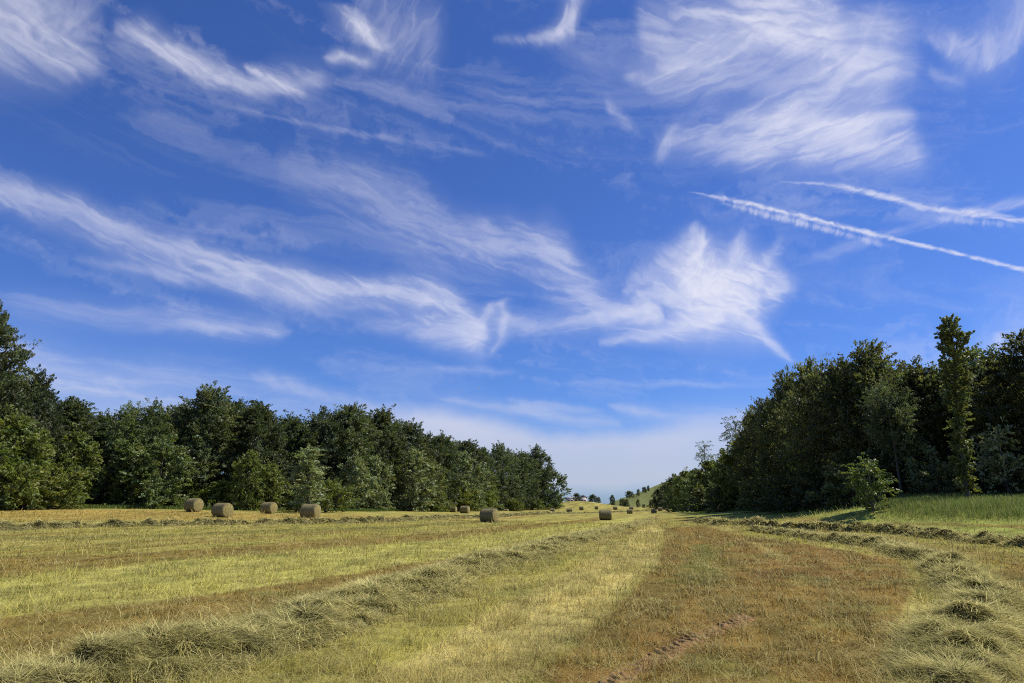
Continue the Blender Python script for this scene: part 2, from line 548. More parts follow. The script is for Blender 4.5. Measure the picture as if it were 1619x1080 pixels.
class Geo:
    """collects plain shapes into one mesh"""
    def __init__(self):
        self.v = []; self.q = []; self.t = []; self.n = 0

    def add(self, V, quads=(), tris=()):
        self.v.append(np.asarray(V, float))
        if len(quads): self.q.append(np.asarray(quads) + self.n)
        if len(tris): self.t.append(np.asarray(tris) + self.n)
        self.n += len(V)

    def box(self, a, b):
        x0, y0, z0 = a; x1, y1, z1 = b
        V = [(x0, y0, z0), (x1, y0, z0), (x1, y1, z0), (x0, y1, z0), (x0, y0, z1), (x1, y0, z1), (x1, y1, z1), (x0, y1, z1)]
        self.add(V, [(0, 3, 2, 1), (4, 5, 6, 7), (0, 1, 5, 4), (1, 2, 6, 5), (2, 3, 7, 6), (3, 0, 4, 7)])

    def tube(self, pts, radii, sides=7):
        pts = np.asarray(pts, float)
        n = len(pts)
        ring = []
        for i in range(n):
            d = pts[min(i + 1, n - 1)] - pts[max(i - 1, 0)]
            d /= max(np.linalg.norm(d), 1e-9)
            ref = np.array([0, 0, 1.0]) if abs(d[2]) < .9 else np.array([1.0, 0, 0])
            u = np.cross(d, ref); u /= np.linalg.norm(u)
            w = np.cross(d, u)
            a = np.arange(sides) / sides * 2 * np.pi
            ring.append(pts[i] + radii[i] * (np.cos(a)[:, None] * u + np.sin(a)[:, None] * w))
        V = np.concatenate(ring)
        Q = []
        for i in range(n - 1):
            for k in range(sides):
                k2 = (k + 1) % sides
                Q.append((i * sides + k, i * sides + k2, (i + 1) * sides + k2, (i + 1) * sides + k))
        self.add(V, Q)

    def mesh(self, name, mat, smooth=False):
        fs = []
        if self.q: fs.append(np.concatenate(self.q))
        if self.t: fs.append(np.concatenate(self.t))
        return mesh_from(name, np.concatenate(self.v), fs, mat, smooth=smooth)


# ------------------------------------------------------------------ materials
def new_mat(name):
    m = bpy.data.materials.new(name)
    m.use_nodes = True
    t = NT(m.node_tree)
    t.n.clear()
    return m, t


def leaf_material(name, col, var=0.36, trans=0.42, warm=None, rough=0.5):
    m, t = new_mat(name)
    at = t.node('ShaderNodeAttribute', attribute_name='tint')
    oi = t.node('ShaderNodeObjectInfo')
    pos = t.node('ShaderNodeTexCoord').outputs['Object']
    base = (*col, 1)
    alt = warm or (col[0] * 1.35, col[1] * 1.12, col[2] * .9)
    c = t.mix(oi.outputs['Random'], base, (*alt, 1))
    n = t.noise(pos, .9, 2.0)
    c = t.mix(t.ramp01(n, .35, .7, 0, .5), c, (col[0] * .75, col[1] * .85, col[2] * .8, 1))
    hv = t.ramp01(t.m('FRACT', t.m('MULTIPLY', oi.outputs['Random'], 7.31)), 0, 1, 1.04 - var, 1.04 + var, False)
    c = t.mix(1.0, c, t.xyz(hv, hv, hv), 'MULTIPLY')
    c = t.mix(1.0, c, at.outputs['Color'], 'MULTIPLY')
    b = t.node('ShaderNodeBsdfPrincipled')
    t.put(b.inputs['Base Color'], c)
    b.inputs['Roughness'].default_value = rough
    b.inputs['Specular IOR Level'].default_value = .4
    tr = t.node('ShaderNodeBsdfTranslucent')
    t.put(tr.inputs[0], t.mix(1.0, c, (1.15, 1.25, .55, 1), 'MULTIPLY'))
    mx = t.node('ShaderNodeMixShader')
    mx.inputs[0].default_value = trans
    t.l.new(b.outputs[0], mx.inputs[1]); t.l.new(tr.outputs[0], mx.inputs[2])
    o = t.node('ShaderNodeOutputMaterial')
    t.l.new(mx.outputs[0], o.inputs[0])
    return m


def bark_material():
    m, t = new_mat('bark')
    pos = t.node('ShaderNodeTexCoord').outputs['Object']
    n = t.noise(t.v('MULTIPLY', pos, (6, 6, 1.2)), 1.5, 5.0, .6)
    c = t.mix(n, (.035, .028, .02, 1), (.16, .135, .1, 1))
    b = t.node('ShaderNodeBsdfPrincipled')
    t.put(b.inputs['Base Color'], c)
    b.inputs['Roughness'].default_value = .9
    bp = t.node('ShaderNodeBump'); bp.inputs['Strength'].default_value = .5
    t.put(bp.inputs['Height'], n); t.l.new(bp.outputs[0], b.inputs['Normal'])
    o = t.node('ShaderNodeOutputMaterial'); t.l.new(b.outputs[0], o.inputs[0])
    return m


def plain(name, col, col2=None, scale=2.0, rough=.8):
    m, t = new_mat(name)
    pos = t.node('ShaderNodeTexCoord').outputs['Object']
    n = t.noise(pos, scale, 5.0, .6)
    c = t.mix(n, (*col, 1), (*(col2 or tuple(q * .7 for q in col)), 1))
    b = t.node('ShaderNodeBsdfPrincipled')
    t.put(b.inputs['Base Color'], c)
    b.inputs['Roughness'].default_value = rough
    o = t.node('ShaderNodeOutputMaterial'); t.l.new(b.outputs[0], o.inputs[0])
    return m


def grass_material(name, trans=.3):
    m, t = new_mat(name)
    at = t.node('ShaderNodeAttribute', attribute_name='tint')
    b = t.node('ShaderNodeBsdfDiffuse')
    t.put(b.inputs['Color'], at.outputs['Color'])
    tr = t.node('ShaderNodeBsdfTranslucent')
    t.put(tr.inputs[0], at.outputs['Color'])
    mx = t.node('ShaderNodeMixShader')
    mx.inputs[0].default_value = trans
    t.l.new(b.outputs[0], mx.inputs[1]); t.l.new(tr.outputs[0], mx.inputs[2])
    o = t.node('ShaderNodeOutputMaterial')
    t.l.new(mx.outputs[0], o.inputs[0])
    return m


def ground_material():
    m, t = new_mat('mown_ground')
    at = t.node('ShaderNodeAttribute', attribute_name='tint')
    pos = t.node('ShaderNodeNewGeometry').outputs['Position']
    rot = t.node('ShaderNodeVectorRotate', rotation_type='Z_AXIS')
    t.put(rot.inputs['Vector'], pos); rot.inputs['Angle'].default_value = rad(14)
    q = t.v('MULTIPLY', rot.outputs[0], (1.0, .35, 1.0))
    n1 = t.noise(q, 7.0, 5.0, .65)
    n2 = t.noise(q, 1.3, 4.0, .6)
    n3 = t.noise(pos, 40.0, 3.0, .7)
    k = t.m('ADD', t.m('MULTIPLY', t.m('SUBTRACT', n1, .5), 1.1), t.m('MULTIPLY', t.m('SUBTRACT', n3, .5), .7))
    val = t.m('ADD', 1.0, k)
    c = t.mix(1.0, at.outputs['Color'], t.xyz(val, val, val), 'MULTIPLY')
    c = t.mix(t.ramp01(n2, .55, .75, 0, .4), c, t.mix(1.0, c, (.75, .8, .6, 1), 'MULTIPLY'))
    b = t.node('ShaderNodeBsdfPrincipled')
    t.put(b.inputs['Base Color'], c)
    b.inputs['Roughness'].default_value = 1.0
    b.inputs['Specular IOR Level'].default_value = .1
    bp = t.node('ShaderNodeBump'); bp.inputs['Strength'].default_value = .9; bp.inputs['Distance'].default_value = .06
    t.put(bp.inputs['Height'], t.m('ADD', n1, t.m('MULTIPLY', n3, .4)))
    t.l.new(bp.outputs[0], b.inputs['Normal'])
    o = t.node('ShaderNodeOutputMaterial'); t.l.new(b.outputs[0], o.inputs[0])
    return m


# ------------------------------------------------------------------ what grows where on the ground
def poly_ground(pts):
    return np.array([on_ground(px, py)[:2] for px, py in pts])


def poly_sdf(x, y, P):
    d = np.full(len(x), 1e18)
    inside = np.zeros(len(x), bool)
    n = len(P)
    for i in range(n):
        a = P[i]; b = P[(i + 1) % n]
        e = b - a
        wx = x - a[0]; wy = y - a[1]
        t = np.clip((wx * e[0] + wy * e[1]) / max(e @ e, 1e-9), 0, 1)
        d = np.minimum(d, (wx - e[0] * t) ** 2 + (wy - e[1] * t) ** 2)
        c = (a[1] > y) != (b[1] > y)
        den = b[1] - a[1]
        if abs(den) > 1e-9:
            inside ^= c & (x < (b[0] - a[0]) * (y - a[1]) / den + a[0])
    d = np.sqrt(d)
    return np.where(inside, -d, d)


def line_dist(x, y, P):
    d = np.full(len(x), 1e18)
    for a, b in zip(P[:-1], P[1:]):
        e = b - a
        wx = x - a[0]; wy = y - a[1]
        t = np.clip((wx * e[0] + wy * e[1]) / max(e @ e, 1e-9), 0, 1)
        d = np.minimum(d, (wx - e[0] * t) ** 2 + (wy - e[1] * t) ** 2)
    return np.sqrt(d)


STRAW = np.array([.43, .355, .112])
PALE_GREEN = np.array([.375, .345, .085])
BROWN = np.array([.185, .118, .027])
RUST = np.array([.19, .112, .028])
GREEN = np.array([.125, .150, .030])
LAWN = np.array([.25, .275, .055])
OLIVE = np.array([.29, .258, .056])
HAY = np.array([.50, .45, .185])
SOIL = np.array([.18, .098, .034])

ZONES = [  # polygon in photo px, colour, strength, edge softness in metres
    ([(-200, 803), (300, 808), (620, 815), (860, 812), (862, 815), (620, 824), (300, 824), (-200, 820)], np.array([.34, .23, .055]), .7, .8),
    ([(-200, 853), (0, 850), (300, 843), (600, 833), (800, 823), (800, 826), (600, 837), (300, 848), (0, 857), (-200, 861)], np.array([.16, .145, .034]), .8, .2),
    ([(-200, 890), (0, 884), (300, 870), (500, 858), (700, 842), (850, 828), (960, 816), (965, 819), (860, 833), (700, 852), (500, 868), (300, 885), (0, 914), (-200, 925)], BROWN, .72, .3),
    ([(-200, 925), (0, 914), (300, 886), (500, 870), (700, 854), (860, 834), (1000, 817), (1010, 819), (880, 850), (700, 883), (500, 915), (300, 945), (0, 975), (-200, 995)], PALE_GREEN, .95, .2),
    ([(-200, 995), (0, 975), (300, 945), (500, 915), (700, 884), (880, 851), (1005, 820), (1012, 822), (900, 858), (760, 893), (640, 925), (500, 960), (300, 1000), (100, 1040), (-200, 1080)], BROWN, .78, .25),
    ([(1036, 825), (1052, 836), (1035, 885), (950, 975), (840, 1050), (770, 1140), (480, 1140), (700, 1010), (850, 930), (960, 870), (1015, 834)], STRAW, .95, .1),
    ([(1050, 835), (1110, 832), (1190, 850), (1300, 864), (1420, 885), (1450, 925), (1420, 1000), (1430, 1140), (880, 1140), (860, 1060), (960, 980), (1045, 885)], BROWN, .95, .1),
    ([(1170, 850), (1300, 866), (1400, 885), (1420, 910), (1330, 925), (1220, 905), (1150, 870)], RUST, .85, .4),
    ([(1190, 880), (1300, 900), (1280, 935), (1190, 925)], RUST, .7, .6),
    ([(1095, 862), (1122, 860), (1150, 898), (1122, 928), (1085, 908)], GREEN, .6, .5),
    ([(975, 1010), (1140, 970), (1190, 985), (1080, 1060), (960, 1095), (880, 1095)], RUST, .9, .3),
    ([(1000, 868), (1060, 842), (1066, 846), (1020, 880)], STRAW, .6, .3),
    ([(1180, 856), (1200, 858), (1250, 884), (1235, 888)], STRAW, .55, .2),
    ([(1060, 809), (1200, 803), (1400, 798), (1700, 770), (1760, 860), (1500, 846), (1350, 831), (1200, 824), (1100, 820)], LAWN, .92, .6),
    ([(1575, 890), (1760, 900), (1760, 1140), (1640, 1140), (1610, 1000)], BROWN, .85, .3),
    ([(1350, 826), (1460, 827), (1760, 832), (1760, 838), (1460, 830.5), (1350, 829)], RUST, .7, .15),
    ([(1220, 838), (1400, 846), (1480, 862), (1760, 890), (1760, 920), (1500, 885), (1400, 862), (1300, 850)], BROWN, .6, .4),
]
ZPOLY = [(poly_ground(p), c, s, e) for p, c, s, e in ZONES]

WINDROWS = {   # centre line in photo px; half width, height in metres
    'main': ([(1034, 821), (1015, 828), (960, 843), (870, 866), (760, 900), (640, 942), (500, 984), (380, 1016), (200, 1056), (0, 1096), (-160, 1130)], .92, .185),
    'middle': ([(-120, 842), (0, 838), (150, 833), (300, 830), (450, 828), (600, 825), (720, 820), (830, 814), (900, 811)], 1.0, .28),
    'rear': ([(-120, 794), (0, 796), (150, 796), (300, 798), (420, 801), (520, 804), (640, 806), (760, 807.5)], 1.1, .32),
    'upper_right': ([(1104, 824), (1150, 829), (1230, 834), (1330, 838), (1420, 843), (1500, 852), (1560, 858), (1640, 866), (1740, 876)], .75, .30),
    'near_right': ([(1190, 838), (1250, 846), (1310, 855), (1380, 863), (1440, 875), (1490, 892), (1530, 925), (1545, 965), (1525, 1010), (1530, 1060), (1560, 1120)], .62, .21),
    'far': ([(800, 815), (860, 813.5), (920, 812), (980, 809.5), (1028, 808.3)], .7, .25),
}


def smooth_line(P, step=.25):
    P = np.asarray(P, float)
    # Catmull-Rom resampling
    out = []
    Q = np.vstack([2 * P[0] - P[1], P, 2 * P[-1] - P[-2]])
    for i in range(1, len(Q) - 2):
        n = max(2, int(np.linalg.norm(Q[i + 1] - Q[i]) / step))
        for k in range(n):
            t = k / n
            out.append(.5 * ((2 * Q[i]) + (-Q[i - 1] + Q[i + 1]) * t + (2 * Q[i - 1] - 5 * Q[i] + 4 * Q[i + 1] - Q[i + 2]) * t ** 2 + (-Q[i - 1] + 3 * Q[i] - 3 * Q[i + 1] + Q[i + 2]) * t ** 3))
    out.append(P[-1])
    return np.array(out)


WLINES = {k: smooth_line(poly_ground(v[0]), .3) for k, v in WINDROWS.items()}
TRACK_PX = [(1185, 974), (1165, 984), (1120, 1002), (1070, 1024), (1020, 1049), (985, 1072), (940, 1110)]
TRACK = poly_ground(TRACK_PX)
TALL_PATCH = poly_ground([(1380, 822), (1430, 825.5), (1520, 826.5), (1619, 826), (1760, 828)])
TALL_PATCH = np.vstack([TALL_PATCH, [(62, 60), (54, 70), (38, 66), (31, 60)]])
RC, RS = math.cos(rad(14)), math.sin(rad(14))


def ground_tint(x, y):
    u = x * RC - y * RS; v = x * RS + y * RC
    n1 = fbm(u / 2.2, v / 9.0, 21, 4)
    n2 = fbm(u / .55, v / 2.0, 31, 4)
    n3 = fbm(x / .35, y / .35, 41, 3)
    c = np.repeat(OLIVE[None], len(x), 0)
    w = sstep(.42, .62, n1)[:, None]
    c = c * (1 - w) + (STRAW * .8) * w * .6 + c * w * .4
    w = (sstep(.5, .72, fbm(u / 1.4, v / 14.0, 51, 3)) * .6)[:, None]
    c = c * (1 - w) + BROWN * w
    r = np.hypot(x, y)
    wob = (n2 - .5) * 1.0 + (n3 - .5) * .4
    for P, col, s, e in ZPOLY:
        d = poly_sdf(x, y, P)
        sc = 1 + np.minimum(r / 40, 2.5)
        f = s * (1 - sstep(-e, e, d + wob * e * 1.6 * np.minimum(sc, 2)))
        f = (f * (.7 + .6 * n2)).clip(0, 1)[:, None]
        c = c * (1 - f) + col * f
    far = sstep(325, 350, y + (n1 - .5) * 20)[:, None] * sstep(50, 58, x)[:, None]
    c = c * (1 - far) + np.array([.155, .165, .048]) * far
    g = (sstep(.56, .78, fbm(x / 1.1, y / 1.1, 61, 4)) * .45)[:, None]
    c = c * (1 - g) + GREEN * g
    c = c * (.45 + 1.1 * n2)[:, None] * (.7 + .6 * n3)[:, None]
    return c


# ------------------------------------------------------------------ ground sheet
def build_ground():
    rr = np.concatenate([[0], np.geomspace(2.0, 420, 560), np.geomspace(460, 9000, 14)])
    aa = np.concatenate([np.arange(-46, 46, .2), np.arange(46, 314, 4)])
    R, A = np.meshgrid(rr, np.radians(aa), indexing='ij')
    X = (R * np.sin(A)).ravel(); Y = (R * np.cos(A)).ravel()
    Z = height(X, Y)
    r = np.hypot(X, Y)
    near = 1 - sstep(25, 60, r)
    Z += near * .05 * (fbm(X / .9, Y / .9, 71, 4) - .5)
    nr, na = R.shape
    i, k = np.meshgrid(np.arange(nr - 1), np.arange(na), indexing='ij')
    k2 = (k + 1) % na
    Q = np.stack([i * na + k, (i + 1) * na + k, (i + 1) * na + k2, i * na + k2], -1).reshape(-1, 4)
    Q = Q[(i.ravel() > 0)]
    T = np.stack([np.full(na, 0), na + (np.arange(na)), na + (np.arange(na) + 1) % na], 1)
    me = mesh_from('ground', np.stack([X, Y, Z], 1), [Q, T], ground_material(), ground_tint(X, Y) * .95, smooth=True)
    o = link('ground', me)
    tag(o, kind='structure')
    return o


build_ground()


# ------------------------------------------------------------------ blades
def strips(base, heading, length, lean, width, cols, curl=.5, droop=1.0, segs=2):
    """curved tapering blades: base (n,3), heading angle, length, lean from upright 0..1.57"""
    n = len(base)
    hx, hy = np.cos(heading), np.sin(heading)
    sx, sy = -hy, hx
    V = np.empty((n, (segs + 1) * 2, 3), np.float32)
    p = base.astype(float).copy()
    ang = lean.copy()
    for s in range(segs + 1):
        w = width * (1 - .75 * s / segs)
        V[:, s * 2, 0] = p[:, 0] - sx * w / 2; V[:, s * 2, 1] = p[:, 1] - sy * w / 2; V[:, s * 2, 2] = p[:, 2]
        V[:, s * 2 + 1, 0] = p[:, 0] + sx * w / 2; V[:, s * 2 + 1, 1] = p[:, 1] + sy * w / 2; V[:, s * 2 + 1, 2] = p[:, 2]
        st = length / segs
        p[:, 0] += np.sin(ang) * hx * st; p[:, 1] += np.sin(ang) * hy * st; p[:, 2] += np.cos(ang) * st
        ang = ang + curl * droop
    off = (np.arange(n) * (segs + 1) * 2)[:, None, None]
    q = np.array([[s * 2, s * 2 + 1, s * 2 + 3, s * 2 + 2] for s in range(segs)])[None]
    Q = (off + q).reshape(-1, 4)
    C = np.repeat(cols[:, None, :], (segs + 1) * 2, 1).astype(np.float32)
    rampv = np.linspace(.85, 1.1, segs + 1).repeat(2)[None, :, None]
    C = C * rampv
    return V.reshape(-1, 3), Q, C.reshape(-1, 3)


GRASS = grass_material('dry_grass', .25)
HAYMAT = grass_material('hay', .42)


def wedge(n, r0, r1, a0=-43, a1=43, power=1.0):
    q = RNG.random(n)
    r = r0 * (r1 / r0) ** q
    a = np.radians(RNG.uniform(a0, a1, n))
    return r * np.sin(a), r * np.cos(a)


def build_grass():
    n = 620000
    x, y = wedge(n, 4.6, 75)
    r = np.hypot(x, y)
    dens = fbm(x / .30, y / .30, 81, 3)
    keep = RNG.random(n) < sstep(.32, .62, dens) * .95 + .12
    keep &= RNG.random(n) < .25 + .75 * sstep(.06, .20, line_dist(x, y, TRACK) + .12 * (fbm(x / .15, y / .15, 84, 2) - .5))
    x, y, r = x[keep], y[keep], r[keep]
    n = len(x)
    c = ground_tint(x, y)
    warm = RNG.random(n)
    c *= RNG.uniform(.45, 1.55, n)[:, None]
    pale = (RNG.random(n) < .16)
    c[pale] = c[pale] * .3 + np.array([.60, .50, .19]) * .7 * RNG.uniform(.7, 1.1, pale.sum())[:, None]
    grn = (RNG.random(n) < .12)
    c[grn] = c[grn] * .4 + GREEN * .6
    lum = c.mean(1)
    u = x * RC - y * RS
    tuft = fbm(x / .45, y / .45, 83, 3)
    ln = RNG.uniform(.04, .16, n) * (.45 + 1.3 * sstep(.3, .75, tuft)) * (.45 + 1.1 * sstep(.15, .32, lum)) * (1 + r / 120)
    lean = RNG.normal(.95, .4, n).clip(.05, 1.6)
    head = np.where(RNG.random(n) < .5, RNG.uniform(0, 6.283, n), RNG.normal(rad(60), .7, n))
    w = np.maximum(.005, r * .0007) * RNG.uniform(.7, 1.3, n)
    z = height(x, y) + (1 - sstep(25, 60, r)) * .05 * (fbm(x / .9, y / .9, 71, 4) - .5) - .006
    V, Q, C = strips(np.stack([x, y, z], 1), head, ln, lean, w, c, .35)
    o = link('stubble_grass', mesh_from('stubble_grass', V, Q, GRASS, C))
    tag(o, 'short dry mown stubble in straw, olive and rust tones over the whole field', 'grass', kind='stuff')


def build_tall_grass():
    n = 90000
    xmin, ymin = TALL_PATCH.min(0); xmax, ymax = TALL_PATCH.max(0)
    x = RNG.uniform(xmin, xmax, n * 2); y = RNG.uniform(ymin, ymax, n * 2)
    d = poly_sdf(x, y, TALL_PATCH)
    k = (d < 0) & (np.abs(x / y) < .85) & (RNG.random(len(d)) < sstep(-.2, 2.5, -d) * .9 + .1)
    x, y, d = x[k], y[k], d[k]
    n = len(x)
    pn = fbm(x / 1.5, y / 1.5, 91, 3)
    c = np.array([.20, .255, .058])[None] * RNG.uniform(.6, 1.4, n)[:, None]
    k = RNG.random(n) < .22
    c[k] = np.array([.36, .33, .14]) * RNG.uniform(.7, 1.2, k.sum())[:, None]
    ln = RNG.uniform(.25, .62, n) * (.6 + .8 * pn) * (.5 + .5 * sstep(0, 2.0, -d))
    V, Q, C = strips(np.stack([x, y, height(x, y) - .02], 1), RNG.uniform(0, 6.283, n), ln, RNG.normal(.2, .12, n).clip(0, .6), RNG.uniform(.018, .035, n), c, .28)
    o = link('tall_grass', mesh_from('tall_grass', V, Q, grass_material('fresh_grass', .35), C))
    tag(o, 'uncut tall green grass on the bank below the right wood', 'grass', kind='stuff')
    # verge grass along the foot of the left wood and further along the right wood
    pts = []
    for a, b, m_ in (((-66, 62), (-45, 84), 9000), ((-45, 84), (-22, 104), 7000), ((-22, 104), (-16, 148), 5000), ((-15, 158), (-5, 228), 3000), ((31, 66), (34, 125), 7000)):
        q = RNG.random(m_)
        pts.append(np.stack([a[0] + (b[0] - a[0]) * q, a[1] + (b[1] - a[1]) * q], 1) + RNG.normal(0, .9, (m_, 2)))
    P = np.concatenate(pts)
    n = len(P)
    c = np.array([.13, .18, .045])[None] * RNG.uniform(.6, 1.5, n)[:, None]
    V, Q, C = strips(np.stack([P[:, 0], P[:, 1], height(P[:, 0], P[:, 1]) - .02], 1), RNG.uniform(0, 6.283, n), RNG.uniform(.2, .55, n), RNG.normal(.2, .15, n).clip(0, .6), RNG.uniform(.04, .07, n), c, .3)
    o = link('verge_grass', mesh_from('verge_grass', V, Q, bpy.data.materials['fresh_grass'], C))
    tag(o, 'fringe of rank green grass along the foot of both woods', 'grass', kind='stuff')


build_grass()
build_tall_grass()


# ------------------------------------------------------------------ hay windrows
def build_windrow(key, label, strands):
    P = WLINES[key]
    hw0, h0 = WINDROWS[key][1:]
    dist = np.hypot(P[:, 0], P[:, 1])
    seg = np.concatenate([[0], np.cumsum(np.linalg.norm(np.diff(P, axis=0), axis=1))])
    # resample evenly finer near the viewer
    T = np.gradient(P, axis=0); T /= np.linalg.norm(T, axis=1)[:, None]
    N = np.stack([-T[:, 1], T[:, 0]], 1)
    L = seg[-1]
    sd = abs(hash(key)) % 1 + {'main': 3, 'middle': 13, 'rear': 23, 'upper_right': 33, 'near_right': 43, 'far': 53}[key]

    def profile(s, k):
        """ground-relative height and lateral offset at run s, side k in -1..1"""
        wv = hw0 * (.7 + .6 * vnoise(s / 1.3, s * 0, sd)) 
        lump = (.52 if key in ('main', 'near_right') else .36) + (.95 if key in ('main', 'near_right') else 1.1) * sstep(.28, .72, fbm(s / .5, k * 1.6 + s * .3, sd + 2, 2))
        gap = .84 + .16 * sstep(.2, .5, vnoise(s / 2.6, s * 0 + 3.3, sd + 9))
        hh = h0 * lump * gap * np.maximum(1 - np.abs(k) ** 2.2, 0)
        hh = hh + h0 * 1.0 * (fbm(s / .26, k * 3.0 - s * .8, sd + 5, 2) - .5) * (1 - np.abs(k) ** 3)
        mid = .25 * (vnoise(s / 2.3, s * 0 + 7, sd + 4) - .5) * 2
        return hh, wv * k + mid

    def place(s, k):
        x0 = np.interp(s, seg, P[:, 0]); y0 = np.interp(s, seg, P[:, 1])
        nx = np.interp(s, seg, N[:, 0]); ny = np.interp(s, seg, N[:, 1])
        hh, off = profile(s, k)
        x = x0 + nx * off; y = y0 + ny * off
        return x, y, hh

    ns = int(L / .09); ns = min(ns, 2200)
    nk = 17
    S, Kk = np.meshgrid(np.linspace(0, L, ns), np.linspace(-1, 1, nk), indexing='ij')
    x, y, hh = place(S.ravel(), Kk.ravel())
    z = height(x, y) + hh - .03
    i, k = np.meshgrid(np.arange(ns - 1), np.arange(nk - 1), indexing='ij')
    Q = np.stack([i * nk + k, (i + 1) * nk + k, (i + 1) * nk + k + 1, i * nk + k + 1], -1).reshape(-1, 4)
    tn = fbm(x / .5, y / .5, sd + 6, 4)
    col = HAY[None] * (.2 + .5 * tn)[:, None]
    root = link('windrow', mesh_from('windrow', np.stack([x, y, z], 1), Q, HAYMAT, col, smooth=True))
    tag(root, label, 'hay windrow', 'windrows of raked hay on the field')
    # loose stalks, weighted to what lies near the viewer
    dd = np.hypot(x, y).reshape(ns, nk).mean(1)
    wgt = 1 / np.maximum(dd, 7) ** 1.25
    cdf = np.cumsum(wgt); cdf /= cdf[-1]
    s = np.interp(RNG.random(strands), cdf, np.linspace(0, L, ns))
    kk = RNG.normal(0, .50, strands).clip(-1.7, 1.7)
    x, y, hh = place(s, kk)
    hh = np.maximum(hh, 0)
    r = np.hypot(x, y)
    z = height(x, y) + hh + RNG.uniform(-.03, .035, strands) * (np.abs(kk) < 1) - .01
    tn = fbm(x / .4, y / .4, sd + 8, 3)
    c = HAY[None] * RNG.uniform(.4, 1.6, strands)[:, None] * (.5 + 1.1 * tn)[:, None]
    k = RNG.random(strands) < .22
    c[k] = np.array([.62, .53, .22]) * RNG.uniform(.7, 1.2, k.sum())[:, None]
    k = RNG.random(strands) < .2
    c[k] = np.array([.25, .26, .075]) * RNG.uniform(.6, 1.2, k.sum())[:, None]
    # stalks lie in swirls: heading follows a slow noise field
    head = vnoise(x / .4, y / .4, sd + 10) * 14.0 + RNG.normal(0, .65, strands)
    ln = RNG.uniform(.10, .34, strands) * (1 + np.minimum(r, 50) / 80)
    V, Q, C = strips(np.stack([x, y, z], 1), head, ln, RNG.normal(1.50, .17, strands).clip(.8, 2.0), np.maximum(.0065, r * .0008) * RNG.uniform(.5, 1.5, strands), c, RNG.normal(.06, .13, strands), 1.0, 3)
    link('loose_stalks', mesh_from('loose_stalks', V, Q, HAYMAT, C), root)


build_windrow('main', 'long thick hay windrow sweeping from the bottom left corner to the far field', 230000)
build_windrow('middle', 'windrow of hay lying just this side of the four bales nearest the left wood', 34000)
build_windrow('rear', 'low windrow of hay along the foot of the left wood, behind the bales', 16000)
build_windrow('upper_right', 'dark clumpy windrow of hay at the edge of the green strip under the right wood', 36000)
build_windrow('near_right', 'tousled windrow of hay curving round the brown track into the bottom right corner', 100000)

build_windrow('far', 'thin broken hay row in the far field, crossing behind the largest middle bale', 7000)


def build_litter():
    n = 46000
    cx, cy = wedge(2600, 5.2, 40)
    k = RNG.integers(0, 2600, n)
    sp = RNG.gamma(1.6, .10, n)
    a = RNG.uniform(0, 6.283, n)
    x = cx[k] + sp * np.cos(a); y = cy[k] + sp * np.sin(a)
    r = np.hypot(x, y)
    z = height(x, y) + RNG.uniform(0, .05, n)
    c = HAY[None] * RNG.uniform(.6, 1.5, n)[:, None]
    g = RNG.random(n) < .25
    c[g] = np.array([.30, .19, .07]) * RNG.uniform(.5, 1.2, g.sum())[:, None]
    V, Q, C = strips(np.stack([x, y, z], 1), RNG.uniform(0, 6.283, n), RNG.uniform(.08, .3, n), RNG.normal(1.4, .25, n), np.maximum(.004, r * .0006), c, RNG.normal(.1, .25, n), 1.0, 3)
    o = link('scattered_hay', mesh_from('scattered_hay', V, Q, HAYMAT, C))
    tag(o, 'loose wisps of hay scattered over the stubble between the windrows', 'loose hay', kind='stuff')


build_litter()


